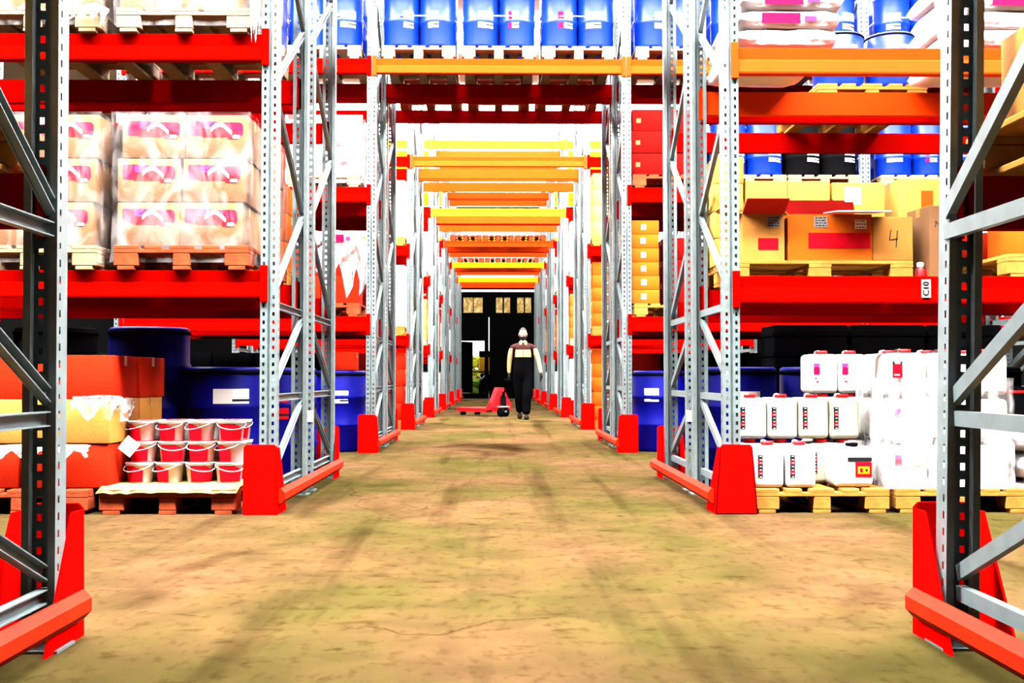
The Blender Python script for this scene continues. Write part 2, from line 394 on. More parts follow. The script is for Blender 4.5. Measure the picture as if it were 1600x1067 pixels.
def rack(label, y0, xs, bays, mirror=False, lean=None):
    """one single-deep rack: ladders at xs, bays[i] = list of (z_top, paint front, paint rear)"""
    root = bpy.data.objects.new('pallet_rack', None); COL.objects.link(root); root.location = (0, y0, 0)
    tag(root, label, 'storage rack', 'pallet racks across the hall')
    for i, x in enumerate(xs):
        lx = lean.get(i, 0.) if lean else 0.
        O('upright', UP, root, (x, 0, 0), rot=(0, lx, 0)); O('upright', UP, root, (x, 1.1, 0), rot=(0, lx, PI))
        for fy in (0, 1.02): O('foot_plate', FOOT, root, (x, fy, 0))
        for p, q in BR:
            if mirror: p, q = (1.1-p[0], p[1]), (1.1-q[0], q[1])
            O('brace', brace_mesh(p, q), root, (x, 0, 0), rot=(0, lx, 0))
    for i, lev in enumerate(bays):
        xa, xb = xs[i], xs[i+1]; L = xb-xa-.1
        for (z, fr, re) in lev:
            for (yy, rz, pt, sg) in ((0, 0., fr, 1), (1.1, PI, re, -1)):
                if not pt: continue
                b = O('beam', beam_mesh(L, pt), root, ((xa+xb)/2, yy+.004*sg, z-BH), rz)
                for e in (-1, 1): O('beam_connector', CONN[pt], b, (e*(L/2+.022), -.004, 0))
    return root

XL, XR = -1.36, 1.40
XS4 = [XL-2.7, XL, XR, XR+2.6]
XS5 = [XL-2.7, XL, XR, XR+2.6, XR+5.2]
YR = {'B': 6.67, 'C': 12.05, 'D': 17.4, 'E': 22.8, 'F': 28.15, 'G': 33.5, 'H': 38.5}
def lv(zs, f, r): return [(z, f, r) for z in zs]
# foreground rack the camera stands in
rack('foreground pallet rack flanking the camera, its dark near uprights cut by the frame edges', 2.30, [XL-2.7, XL+.015, XR-.025, XR+2.6],
     [lv([1.41, 2.8], 'red', 'red'), lv([4.27], 'red', 'red'), lv([1.41, 2.8], 'red', 'red')], True, {1: .006, 2: -.022})
rack('front rack of the nearest full row, holding printed cartons left and jerrycans right', YR['B'], XS4,
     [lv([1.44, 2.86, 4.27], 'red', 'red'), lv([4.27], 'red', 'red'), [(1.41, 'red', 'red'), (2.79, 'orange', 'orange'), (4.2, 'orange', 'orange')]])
rack('rear rack of the nearest row, standing back to back behind printed cartons and jerrycans', YR['B']+1.3, XS4,
     [lv([1.44, 2.86, 4.27], 'red', 'red'), lv([4.27], 'red', 'red'), lv([1.41, 2.79, 4.2], 'red', 'red')], True)
RB = COL.objects['pallet_rack.002']
for x_ in (XL, XR): O('paper_tag', MB().box(-.055, .055, -.008, -.002, -.04, .04).mesh('paper_tag', 'white'), RB, (x_, 0, .53))
rack('second row front rack carrying pallets of blue drums over the passage', YR['C'], XS5,
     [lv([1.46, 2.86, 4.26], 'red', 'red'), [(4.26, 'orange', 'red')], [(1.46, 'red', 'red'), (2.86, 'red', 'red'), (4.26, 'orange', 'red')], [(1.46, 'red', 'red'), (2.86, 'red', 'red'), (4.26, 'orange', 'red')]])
rack('second row rear rack with bare pallets over the passage behind the blue drums', YR['C']+1.3, XS5,
     [lv([1.46, 2.86, 4.26], 'red', 'red')]+[lv([4.26], 'red', 'red')]+[lv([1.46, 2.86, 4.26], 'red', 'red')]*2, True)
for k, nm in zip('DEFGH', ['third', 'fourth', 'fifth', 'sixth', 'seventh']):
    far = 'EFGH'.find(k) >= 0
    fp = 'orange' if k in 'DF' else 'yellow'  # brighter light down the passage put into the beam colour
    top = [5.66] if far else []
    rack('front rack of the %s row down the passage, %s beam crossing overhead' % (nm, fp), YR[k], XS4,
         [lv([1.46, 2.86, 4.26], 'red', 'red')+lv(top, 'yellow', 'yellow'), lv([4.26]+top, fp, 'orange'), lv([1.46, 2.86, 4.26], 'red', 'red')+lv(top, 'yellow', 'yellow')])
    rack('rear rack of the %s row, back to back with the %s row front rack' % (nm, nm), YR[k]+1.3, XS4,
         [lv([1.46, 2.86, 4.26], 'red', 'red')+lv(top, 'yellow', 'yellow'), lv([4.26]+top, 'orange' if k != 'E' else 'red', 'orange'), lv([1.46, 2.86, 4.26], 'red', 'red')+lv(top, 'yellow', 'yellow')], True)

# ---- end-of-rack barriers: two steel column guards joined by a low rail
def guard_mesh(w0, w1):
    def f():
        m = MB(); h = .41; t = .008
        m.prism([(-w0/2, 0), (w0/2, 0), (w1/2, h-.015), (w1/2-.015, h), (-w1/2+.015, h), (-w1/2, h-.015)], 'xz', 0, t)
        for sg in (-1, 1):
            q = [(sg*w0/2, 0, 0), (sg*w0/2, 0, .30), (sg*w1/2, h-.02, .09), (sg*w1/2, h-.02, 0)]
            # side wing: outline in y-z following the plate edge
            t2 = bmesh.new(); vs = []
            for dxn in (0, -sg*t):
                vs.append([t2.verts.new((x+dxn, y, z)) for x, z, y in [(a, b, c) for a, b, c in q]])
            A, B = vs; t2.faces.new(A); t2.faces.new(B[::-1])
            for i in range(4): t2.faces.new((A[i], B[i], B[(i+1) % 4], A[(i+1) % 4]))
            bmesh.ops.recalc_face_normals(t2, faces=t2.faces[:]); m._add(t2, 0)
        m.box(-w0/2, w0/2, 0, .06, 0, .008)
        return m.mesh('column_guard', 'guard')
    return cached(('guard', w0, w1), f)
ROWNAME = {'A': 'foreground', 'B': 'nearest row', 'C': 'second row', 'D': 'third row', 'E': 'fourth row', 'F': 'fifth row', 'G': 'sixth row', 'H': 'seventh row'}
def barrier(side, y0, y1, lab, w0, w1):
    x = -1.385 if side == 'left' else 1.405
    root = bpy.data.objects.new('rack_end_barrier', None); COL.objects.link(root); root.location = (x, y0, 0)
    tag(root, lab, 'guard rail', 'red rack end barriers')
    if y0 > 3: O('column_guard', guard_mesh(w0, w1), root)
    O('column_guard', guard_mesh(.2, .19), root, (0, y1-y0, 0), PI)
    sx = 1 if side == 'left' else -1
    xi = sx*(w0/2 if y0 > 3 else .1)+sx*.002
    me = MB().prism([(xi, .065), (xi+sx*.012, .06), (xi+sx*.035, .085), (xi+sx*.035, .125), (xi+sx*.012, .15), (xi, .147)], 'xz', .04, y1-y0-.04).mesh('rail', 'rail')
    O('rail', me, root)
for side in ('left', 'right'):
    barrier(side, .6, 3.53, 'large red steel column guard with rail at the %s foreground corner' % side, .2, .19)
    for k in 'BCDEFGH':
        nm = ROWNAME[k]
        lab = {'B': 'red guard and orange rail beside the pallet of white buckets' if side == 'left' else 'tapered red guard and orange rail beside the pallet of white jerrycans'}.get(k,
              'red guard with rail at the %s end of the %s along the passage' % (side, nm))
        w0, w1 = (.2, .195) if (side == 'left' or k != 'B') else (.25, .19)
        barrier(side, YR[k]-.09, YR[k]+2.50, lab, w0, w1)

# ------------------------------------------------------------------ pallets
def pallet(x, yf, z, label, wood='wood', wide=False, group='wooden pallets', detail=True):
    """yf = y of the front edge; 0.8 wide x 1.2 deep (or turned: 1.2 wide x 0.8 deep)"""
    root = bpy.data.objects.new('wooden_pallet', None); COL.objects.link(root)
    if wide: root.location = (x, yf+.4, z); root.rotation_euler = (0, 0, PI/2)
    else: root.location = (x, yf+.6, z)
    tag(root, label, 'pallet', group)
    def deck():
        m = MB()
        for cx, w in ((-.3275, .145), (-.17, .1), (0, .145), (.17, .1), (.3275, .145)): m.box(cx-w/2, cx+w/2, -.6, .6, .122, .144, 0, .003)
        return m.mesh('deck', wood)
    O('deck', cached(('deck', wood), deck), root)
    st = cached(('stringer', wood), lambda: MB().box(-.4, .4, -.0725, .0725, .1, .122, 0, .002).mesh('stringer', wood))
    bl = cached(('block', wood), lambda: MB().box(-.0725, .0725, -.0725, .0725, .022, .1, 0, .006, 1).mesh('block', wood))
    bn = cached(('blockn', wood), lambda: MB().box(-.05, .05, -.0725, .0725, .022, .1, 0, .006, 1).mesh('block', wood))
    ru = cached(('runner', wood), lambda: MB().box(-.05, .05, -.6, .6, 0, .022, 0, .003).mesh('runner', wood))
    for yy in (-.5275, 0, .5275): O('stringer', st, root, (0, yy, 0))
    for xx, me in ((-.3275, bl), (0, bn), (.3275, bl)):
        O('runner', ru, root, (xx, 0, 0))
        for yy in (-.5275, 0, .5275): O('block', me, root, (xx, yy, 0))
    return root

# ------------------------------------------------------------------ cartons
def carton_mesh(w, d, h, mt):
    def f():
        m = MB(); m.box(-w/2, w/2, -d/2, d/2, 0, h, 0, .006, 2)
        m.box(-w/2+.01, w/2-.01, -.0015, .0015, h-.001, h+.0008, 1)            # flap seam on the lid
        m.box(-.0015, .0015, -d/2-.0008, -d/2+.001, h*.02, h*.98, 1) if w > .5 else None
        return m.mesh('carton', [mt, 'seam'])
    return cached(('carton', w, d, h, mt), f)
def tape_mesh(w, d, h):
    def f():
        m = MB(); m.box(-w/2+.004, w/2-.004, -.025, .025, h, h+.0012)
        for sg in (-1, 1): m.box(sg*w/2-.0012*(sg < 0)-0.0, sg*w/2+.0012*(sg > 0), -.025, .025, h-.06, h)
        return m.mesh('tape', 'tape')
    return cached(('tape', w, d, h), f)
def sticker_mesh(w, h, lines=3, tint='white', seed=0):
    def f():
        m = MB(); m.box(-w/2, w/2, -.0015, 0, 0, h)
        r = random.Random(seed)
        for k in range(lines):
            zz = h*(.16+.7*k/max(1, lines-1)) if lines > 1 else h*.3
            x0 = -w*.4; 
            while x0 < w*.36:
                L = r.uniform(.1, .3)*w; x1 = min(w*.42, x0+L)
                m.box(x0, x1, -.0025, -.0015, zz-h*.05, zz+h*.05, 1); x0 = x1+w*.07
        return m.mesh('label', [tint, 'ink'])
    return cached(('sticker', w, h, lines, tint, seed), f)
def print_mesh(w, h, v):
    """printed band on a carton front: magenta and red block with a pale swoosh, invented pattern"""
    def f():
        m = MB()
        def rr(x0, x1, z0, z1, r, mi, y):
            pts = []
            for cx, cz, a0 in ((x1-r, z1-r, 0), (x0+r, z1-r, 90), (x0+r, z0+r, 180), (x1-r, z0+r, 270)):
                for k in range(4):
                    a = math.radians(a0+30*k); pts.append((cx+r*math.cos(a), y, cz+r*math.sin(a)))
            m.poly(pts[::-1], mi)
        rr(-w/2, -w*.18, h*.08, h, .012, 0, -.0010); rr(-w*.30, w*.20, 0, h*.62, .012, 1, -.0014)
        rr(w*.06, w/2, h*.02, h*.92, .025, 0, -.0012); rr(w*.20, w*.42, -h*.12, h*.40, .014, 1, -.0016)
        rr(-w*.27, w*.04, h*.5, h*.98, .014, 2, -.0020)
        # swoosh
        pts = []
        for k in range(13):
            t = k/12; x = -w*.12+w*.40*t; z = h*(.42+.36*math.sin(PI*t*1.15)); pts.append((x, z))
        up = [(x, -.0024, z+h*.13) for x, z in pts]; dn = [(x, -.0024, z-h*.13) for x, z in pts]
        for k in range(12): m.poly([dn[k], dn[k+1], up[k+1], up[k]], 3)
        rr(w*.30, w*.44, -h*.10, h*.10, .008, 3, -.0024)
        m.bar((-w*.16, -.0026, h*.62), (-w*.04, -.0026, h*.95), .001, .006, 4)
        return m.mesh('printed_band', ['magenta', 'redprint', 'violet', 'white', 'ink'])
    return cached(('print', w, h, v), f)
CW = .004
def carton(x, y, z, w, d, h, mt, label, group=None, sticker=None, prnt=False, rz=0., tape=True, cat='box', name='carton'):
    o = O(name, carton_mesh(w, d, h, mt), None, (x, y, z), rz); tag(o, label, cat, group)
    if tape: O('tape', tape_mesh(w, d, h), o)
    if sticker:
        sx, sz, sw, sh_, n, tint = sticker
        O('label', sticker_mesh(sw, sh_, n, tint, int(abs(x)*100+z*10) % 5), o, (sx, -d/2-.0012, sz))
    if prnt: O('printed_band', print_mesh(w*.84, h*.36, 0), o, (0, -d/2-.001, h*.50))
    return o
def stack(x, yf, z, w, d, hs, mt, where, what, group, sticker=None, prnt=False, jit=.006):
    """one column of cartons, front face at yf"""
    r = random.Random(int(x*100)+int(z*50)); n = len(hs)
    for k, h in enumerate(hs):
        m = mt[k] if isinstance(mt, (list, tuple)) else mt
        wh = what[k] if isinstance(what, (list, tuple)) else what
        carton(x+r.uniform(-jit, jit), yf+d/2+r.uniform(0, jit), z, w, d, h, m, '%s, %s of stack, %s' % (wh, tier(k, n), where), group, sticker, prnt)
        z += h+.001
    return z

def wrap(x0, x1, y0, y1, z0, z1, label, mt='film', seed=0, amp=.012):
    """stretch film skin around a load: open box with wrinkled walls"""
    r = random.Random(seed); bm = bmesh.new(); nx, nz = 14, 12
    per = [(x0, y0), (x1, y0), (x1, y1), (x0, y1)]
    loop = []
    for i in range(4):
        a, b = per[i], per[(i+1) % 4]
        for k in range(nx): loop.append((a[0]+(b[0]-a[0])*k/nx, a[1]+(b[1]-a[1])*k/nx))
    cx, cy = (x0+x1)/2, (y0+y1)/2
    rows = []
    for j in range(nz+1):
        z = z0+(z1-z0)*j/nz; row = []
        for (px, py) in loop:
            o = amp*r.random()
            dxx = 1 if px > cx else -1; dyy = 1 if py > cy else -1
            row.append(bm.verts.new((px+dxx*o, py+dyy*o, z)))
        rows.append(row)
    n = len(loop)
    for j in range(nz):
        for k in range(n):
            f = bm.faces.new((rows[j][k], rows[j][(k+1) % n], rows[j+1][(k+1) % n], rows[j+1][k])); f.smooth = True
    me = bpy.data.meshes.new('stretch_film'); bm.to_mesh(me); bm.free(); me.materials.append(M[mt])
    return tag(O('stretch_film', me), label, 'plastic film')
def drape(pts_top, drop, label, mt='film', seed=1, amp=.03, n=16, m=10):
    """crumpled sheet hanging from a line of points"""
    r = random.Random(seed); bm = bmesh.new(); g = []
    for i in range(n+1):
        t = i/n*(len(pts_top)-1); k = min(int(t), len(pts_top)-2); p = Vector(pts_top[k]).lerp(Vector(pts_top[k+1]), t-k)
        dl = drop*(.75+.4*math.sin(i*1.3+seed))
        g.append([bm.verts.new((p.x+r.uniform(-amp, amp), p.y+r.uniform(-amp, amp)-.01*j, p.z-dl*j/m)) for j in range(m+1)])
    for i in range(n):
        for j in range(m):
            f = bm.faces.new((g[i][j], g[i+1][j], g[i+1][j+1], g[i][j+1])); f.smooth = True
    me = bpy.data.meshes.new('plastic_sheet'); bm.to_mesh(me); bm.free(); me.materials.append(M[mt])
    return tag(O('plastic_sheet', me), label, 'plastic film')

# ------------------------------------------------------------------ drums
def drum_mesh(r, h, mt):
    def f():
        e = r*.035
        pr = [(r*.93, 0), (r*.98, .006), (r, .03), (r, h*.30), (r+e, h*.32), (r+e, h*.345), (r, h*.365), (r, h*.64), (r+e, h*.66), (r+e, h*.685), (r, h*.705), (r, h*.93), (r*.97, h*.955), (r*.97, h*.96)]
        return MB().lathe(pr, 28).mesh('drum', mt)
    return cached(('drum', r, h, mt), f)
def drum(x, y, z, r, h, mt, label, group, lab=None, rz=0., ring='darkblue', cat='drum', name='plastic_drum', lm='white', strip=False):
    o = O(name, drum_mesh(r, h, mt), None, (x, y, z), rz); tag(o, label, cat, group)
    O('lid', cached(('lid', r, h, mt), lambda: MB().lathe([(r*.97, h*.955), (r*.99, h*.965), (r*.99, h*.985), (r*.93, h), (r*.5, h*.985), (.01, h*.985)], 28).mesh('lid', mt)), o)
    O('clamp_ring', cached(('ring', r, h, ring), lambda: MB().lathe([(r*.98, h*.94), (r*1.03, h*.945), (r*1.03, h*.965), (r*.98, h*.97)], 28).mesh('clamp_ring', ring)), o)
    if lab:
        a0, a1, z0, z1 = lab
        def lf():
            m = MB(); n = 8; R = r*1.012
            P = [(R*math.sin(math.radians(a0+(a1-a0)*k/n)), -R*math.cos(math.radians(a0+(a1-a0)*k/n))) for k in range(n+1)]
            for k in range(n): m.poly([(P[k][0], P[k][1], z0*h), (P[k+1][0], P[k+1][1], z0*h), (P[k+1][0], P[k+1][1], z1*h), (P[k][0], P[k][1], z1*h)], 1 if (strip and k < 3) else 0)
            R2 = R*1.004
            for k in range(4, 8):
                q = [(R2*math.sin(math.radians(a0+(a1-a0)*t/n)), -R2*math.cos(math.radians(a0+(a1-a0)*t/n))) for t in (k, k+1)]
                zz = z0+(z1-z0)*.14
                m.poly([(q[0][0], q[0][1], zz*h), (q[1][0], q[1][1], zz*h), (q[1][0], q[1][1], (zz+.02)*h), (q[0][0], q[0][1], (zz+.02)*h)], 2)
            return m.mesh('label', [lm, 'magenta', 'ink'])
        O('label', cached(('dl', r, h, lab, lm, strip), lf), o)
    return o
DR, DH = .195, .86
def drum_pallet(x, z, yf, where, k, mt='blue', r=DR, h=DH):
    pallet(x, yf, z, 'pale wooden pallet under %s drums, %s' % ('black' if mt == 'black' else 'blue', where), 'woodpale')
    zz = z+.144; R = random.Random(k*13+5)
    spots = [(-.2, .21, 'front left'), (.2, .21, 'front right'), (0, .56, 'middle'), (-.2, .92, 'rear left'), (.2, .92, 'rear right')]
    for i, (dx_, dy_, nm) in enumerate(spots):
        ang = R.choice([18, 28, -12]); wd = R.choice([44, 50, 34])
        lab = (ang-wd/2, ang+wd/2, .42-.12*(i == 2)-.18, .55-.12*(i == 2)-.10) if i < 3 else None
        drum(x+dx_, yf+dy_, zz, r, h, mt, '%s drum at the %s of the %s' % ('black' if mt == 'black' else 'blue', nm, where), 'drums on pallets high in the second row', lab,
             ring='darkblue', strip=(k+i) % 3 == 2, lm='white' if i != 2 or k % 2 else 'redprint')
    if mt != 'black':
        y0, y1 = yf+.01, yf+1.12; zs = zz+.33
        m = MB(); pts = [(x-.2, y0, zs), (x+.2, y0, zs), (x+.4, yf+.2, zs), (x+.4, yf+.95, zs), (x+.2, y1, zs), (x-.2, y1, zs), (x-.4, yf+.95, zs), (x-.4, yf+.2, zs)]
        m.tube(pts, .006, 6, 0, True)
        tag(O('strap', m.mesh('strap', 'white')), 'white strap tied round the blue drums, %s' % where, 'strap', 'straps around drum pallets')

# ------------------------------------------------------------------ nearest row, left bay
Y = YR['B']
# ground
pallet(-1.935, 6.62, 0, 'low wooden pallet under the white buckets beside the left red guard', 'woodred')
def sheet():
    bm = bmesh.new(); r = random.Random(3); nx, ny = 18, 12; g = []
    for i in range(nx+1):
        row = []
        for j in range(ny+1):
            x = -.41+.82*i/nx; y = -.035+1.1*j/ny
            z = .004+.006*r.random()
            if j == 0: z = -.018-.012*r.random()
            row.append(bm.verts.new((x, y, z)))
        g.append(row)
    for i in range(nx):
        for j in range(ny): bm.faces.new((g[i][j], g[i+1][j], g[i+1][j+1], g[i][j+1])).smooth = True
    me = bpy.data.meshes.new('sheet'); bm.to_mesh(me); bm.free(); me.materials.append(M['cardlight'])
    md = O('cardboard_sheet', me, None, (-1.935, 6.63, .148))
    s = md.modifiers.new('thick', 'SOLIDIFY'); s.thickness = .004; s.offset = 1
    return tag(md, 'pale cardboard sheet lying on the pallet under the white buckets', 'cardboard')
sheet()
BRr, BHh = .084, .126
def bucket(x, y, z, label):
    def body(): return MB().lathe([(BRr*.80, 0), (BRr*.84, .004), (BRr*.97, BHh*.86), (BRr*1.03, BHh*.87), (BRr*1.03, BHh*.93), (BRr*.98, BHh*.94)], 24).mesh('bucket', 'white')
    o = O('bucket', cached('bucket', body), None, (x, y, z), random.Random(x*7+z*3).uniform(-.9, .7)); tag(o, label, 'bucket', 'white buckets on the left pallet')
    O('lid', cached('blid', lambda: MB().lathe([(BRr*1.02, BHh*.93), (BRr*1.06, BHh*.94), (BRr*1.06, BHh*.985), (BRr*1.0, BHh), (BRr*.2, BHh*.985)], 24, mis=[0, 0, 0, 1], mi=1).mesh('lid', ['white', 'redp'])), o)
    def lab():
        m = MB(); n = 12
        for k in range(n):
            a, b = [math.radians(-62+112*t/n) for t in (k, k+1)]
            for z0, z1 in ((.06, .84),):
                def R(t): return BRr*(.84+.13*t/.86)+.0012
                zt = z1 if k < 8 else z1-.18*(k-7)/4
                m.poly([(R(z0)*math.sin(a), -R(z0)*math.cos(a), z0*BHh), (R(z0)*math.sin(b), -R(z0)*math.cos(b), z0*BHh), (R(zt)*math.sin(b), -R(zt)*math.cos(b), zt*BHh), (R(zt)*math.sin(a), -R(zt)*math.cos(a), zt*BHh)])
        return m.mesh('label', 'redprint')
    O('label', cached('blab', lab), o)
    O('handle', cached('bhandle', lambda: MB().tube([(BRr*1.06*math.cos(a), -.012-.05*math.sin(a)*.4-BRr*.9*math.sin(a), BHh*.86-.035*math.sin(a)) for a in [PI*k/10 for k in range(11)]], .002, 5).mesh('handle', 'white')), o)
    return o
cn = ['left', 'second', 'third', 'right']
for t in range(3):
    for rr in range(2):
        for c in range(4):
            bucket(-2.20+.182*c+(.01 if t == 1 else 0), 6.96+.185*rr+(.02*t), .157+t*(BHh+.001),
                   'white bucket with red label, %s tier, %s row, %s from the left' % (tier(t, 3), ('front', 'back')[rr], ['first', 'second', 'third', 'fourth'][c]))
tag(O('paper_note', MB().box(-.045, .045, -.002, .002, -.05, .05, 0).mesh('paper', 'white'), None, (-2.235, 6.845, .385), rot=(-.35, .7, .35)), 'tilted white paper slip on the leftmost stacked bucket', 'paper')

pallet(-2.80, 6.62, 0, 'wooden pallet under the brown cartons at the far lower left', 'woodred')
lvl = ['bottom', 'middle', 'top']
for t in range(3):
    for c, cx in enumerate((-2.545, -3.06)):
        for dd in range(2):
            mt = ['cardred', 'card', 'cardred'][t]
            w = .50; o = random.Random(t*9+c*3+dd).uniform(-.015, .015)
            carton(cx+o+(-.03 if t == 0 else 0), 6.70+.25+.515*dd+(.02 if t == 2 else 0), .146+.264*t, w, .5, .262, mt,
                   '%s carton %s, %s layer, %s column, left of the buckets' % ('large tan' if t == 1 else 'large red-brown', ('in front', 'behind')[dd], lvl[t], ('right', 'left')[c]), 'large cartons on the lower left pallet', None, False, rz=random.Random(t+c*2+dd*5).uniform(-.03, .03))
drape([(-2.5, 6.66, .69), (-2.33, 6.68, .70), (-2.27, 6.8, .69), (-2.26, 7.1, .66)], .13, 'crumpled clear film over the middle tan carton corner, lower left', 'filmthick', 3, .02)
drape([(-3.0, 6.67, .405), (-2.7, 6.67, .41), (-2.4, 6.67, .405)], .08, 'milky film lying along the top of the bottom carton, lower left', 'filmthick', 5, .018)
# blue drums behind
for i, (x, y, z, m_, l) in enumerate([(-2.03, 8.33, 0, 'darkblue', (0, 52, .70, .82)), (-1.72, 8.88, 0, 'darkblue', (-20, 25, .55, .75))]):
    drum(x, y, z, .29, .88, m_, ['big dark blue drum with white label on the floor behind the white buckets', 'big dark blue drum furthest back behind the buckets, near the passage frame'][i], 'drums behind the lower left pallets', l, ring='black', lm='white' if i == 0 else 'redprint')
for i, x in enumerate((-2.66, -3.27)):
    pallet(x, 7.99, 0, 'wooden pallet lowest of a pair, below the %s raised drum' % ('nearer', 'outer')[i], 'woodred')
    pallet(x, 7.99, .145, 'wooden pallet stacked on another, below the %s raised drum' % ('nearer', 'outer')[i], 'woodred')
    drum(x+.08*(i == 0), 8.34, .29, .29, .88, 'darkblue' if i == 0 else 'black', ['dark blue drum raised on two pallets behind the red-brown cartons', 'black drum raised on two pallets at far lower left'][i], 'drums behind the lower left pallets', None, ring='black')

# first shelf: printed cartons
def printed_load(xc, z, tiers, where, short, rows=3, w=.372, h=.262, yf=6.68):
    for t in range(tiers):
        for c in range(2):
            for dd in range(rows):
                j = random.Random(t*31+c*7+dd).uniform(-.008, .008)
                mt = 'cardpink'
                carton(xc+(c-.5)*(w+.008)+j+.012*t-.01, yf+.19+dd*.385, z+t*(h+.001), w, .38, h, mt,
                       'carton with magenta print, %s, %s column, %s, %s' % (tier(t, tiers)+' tier', ('left', 'right')[c], ('front row', 'middle row', 'back row')[dd], where), 'printed cartons on the left shelves', None, dd == 0)
    ztop = z+tiers*(h+.001)
    wrap(xc-w-.03, xc+w+.035, yf-.025, yf+.385*rows+.02, z-.10, ztop+.01, 'clear stretch film wrapped around the %s printed cartons' % short, 'film', int(abs(xc)*10+z))
z1 = 1.44
pallet(-1.87, 6.63, z1, 'wooden pallet under the right stack of printed cartons on the left shelf', 'woodred')
printed_load(-1.885, z1+.145, 3, 'right stack', 'right stack of')
pallet(-2.77, 6.63, z1, 'wooden pallet under the left stack of printed cartons, lower shelf', 'woodpale')
printed_load(-2.775, z1+.145, 3, 'left stack', 'left stack of')
z2 = 2.86
pallet(-1.87, 6.63, z2, 'wooden pallet on the upper left shelf at the top of the picture', 'woodpale')
printed_load(-1.885, z2+.145, 4, 'upper right stack', 'upper right')
pallet(-2.77, 6.63, z2, 'wooden pallet on the upper left shelf, cut by the left frame edge', 'woodpale')
printed_load(-2.775, z2+.145, 4, 'upper left stack', 'upper left')
drape([(-2.50, 6.62, z2+.15), (-2.38, 6.62, z2+.17), (-2.33, 6.7, z2+.15)], .11, 'white plastic flap hanging over the upper left pallet corner', 'filmthick', 2, .015)
drape([(-1.47, 6.66, z2+.5), (-1.44, 6.72, z2+.5), (-1.42, 6.9, z2+.48)], .5, 'pinkish plastic sheet hanging beside the upper left load', 'filmthick', 4, .012)
# rear rack, left
pallet(-1.90, 8.02, z1, 'wooden pallet behind the printed cartons under the orange cartons', 'wood')
stack(-1.70, 8.06, z1+.146, .36, .4, [.2, .2, .2], 'cardorange', 'behind the printed cartons beside the passage frame', 'orange carton', 'orange cartons behind the left frame')
stack(-2.10, 8.06, z1+.146, .36, .4, [.3, .3, .3], 'carddark', 'hidden behind the printed cartons', 'dark red carton', 'orange cartons behind the left frame')

# ------------------------------------------------------------------ nearest row, right bay
pallet(1.925, 6.63, 0, 'wooden pallet under the jerrycans with red caps', 'wood')
pallet(2.765, 6.63, 0, 'wooden pallet under the tall wrapped block of white jerrycans', 'wood')
def can_mesh(w, d, h, mt):
    def f():
        t = bmesh.new(); bmesh.ops.create_cube(t, size=1)
        for v in t.verts: v.co = Vector((v.co.x*w, v.co.y*d, (v.co.z+.5)*h*.93))
        bmesh.ops.bevel(t, geom=t.edges[:], offset=min(w, d)*.17, segments=4, affect='EDGES', profile=.55)
        bmesh.ops.translate(t, verts=t.verts, vec=(0, 0, 0))
        m = MB(); m._add(t, 0, True)
        m.lathe([(.026, h*.90), (.026, h*.955)], 16, 0, 0, -d*.28)
        return m.mesh('jerrycan', mt)
    return cached(('can', w, d, h, mt), f)
def jerrycan(x, y, z, w, d, h, mt, label, group, kind='side', cap=True, rz=0.):
    o = O('jerrycan', can_mesh(w, d, h, mt), None, (x, y, z), rz); tag(o, label, 'jerrycan', group)
    if cap: O('cap', cached(('cap', d, h, kind == 'big'), lambda: MB().lathe([(.034, h*.93), (.037, h*.94), (.037, h*1.0), (.033, h*1.01), (.01, h*1.01)], 18, 0, 0, -d*.28).mesh('cap', 'black' if kind == 'big' else 'redp')), o)
    O('handle', cached(('ch', d, h, mt), lambda: MB().tube([(0, -d*.12, h*.90), (0, -d*.10, h*.965), (0, 0, h*.985), (0, d*.22, h*.98), (0, d*.30, h*.90)], .012, 8).mesh('handle', mt)), o)
    if kind == 'side':          # narrow vertical strip of black and red print on the front left
        def lf():
            m = MB(); r = random.Random(4)
            for k in range(7):
                zz = h*(.22+.075*k); m.box(-.015, .015, -.0015, 0, zz, zz+h*(.075 if k < 6 else .05), k % 3 == 1); m.box(-.004, .008, -.002, -.0014, zz+h*.015, zz+h*.03, 2)
            return m.mesh('label', ['ink', 'redprint', 'white'])
        O('label', cached(('canl', h), lf), o, (-w*.30, -d/2-.0005, 0))
    elif kind == 'red':
        O('label', cached('canr', lambda: MB().box(-.03, .03, -.0015, 0, .08, .185, 1).box(-.03, .03, -.002, 0, .185, .205, 0).box(-.016, .016, -.0028, -.002, .19, .2, 2).box(-.02, .02, -.0022, -.0015, .10, .106, 0).box(-.02, .012, -.0022, -.0015, .12, .126, 2).mesh('label', ['ink', 'redprint', 'white'])), o, (-w*.27, -d/2-.0005, 0))
    elif kind == 'pink':
        O('label', cached('canp', lambda: MB().box(-.02, .02, -.0015, 0, .17, .195, 0).box(-.02, .02, -.0018, 0, .12, .168, 1).box(-.012, .0, -.0018, 0, .09, .1, 1).box(-.004, .014, -.0018, 0, .07, .08, 1).mesh('label', ['violet', 'magenta'])), o, (-w*.27, -d/2-.0005, 0))
    elif kind == 'big':
        def lf():
            m = MB(); m.box(-.06, .085, -.0015, 0, .155, .18, 0); m.box(-.015, .085, -.0015, 0, .062, .152, 1)
            m.box(.0, .07, -.0022, -.0015, .082, .125, 2); m.box(.012, .03, -.0028, -.0022, .09, .115, 1); m.box(.045, .06, -.0028, -.0022, .095, .11, 0)
            return m.mesh('label', ['ink', 'redprint', 'yellow'])
        O('label', cached('canbig', lf), o, (.02, -d/2-.0005, 0))
    return o
JG = 'white jerrycans on the right pallets'
H_ = .272
for i, x in enumerate((1.62, 1.812)):
    jerrycan(x, 6.79, .146, .178, .24, H_, 'whitep', 'cream jerrycan with red cap, bottom front row, %s from the right red guard' % NTH[i], JG)
jerrycan(2.135, 6.80, .146, .238, .22, .262, 'whitep', 'white jerrycan with black cap and red square label, facing the aisle', JG, 'big')
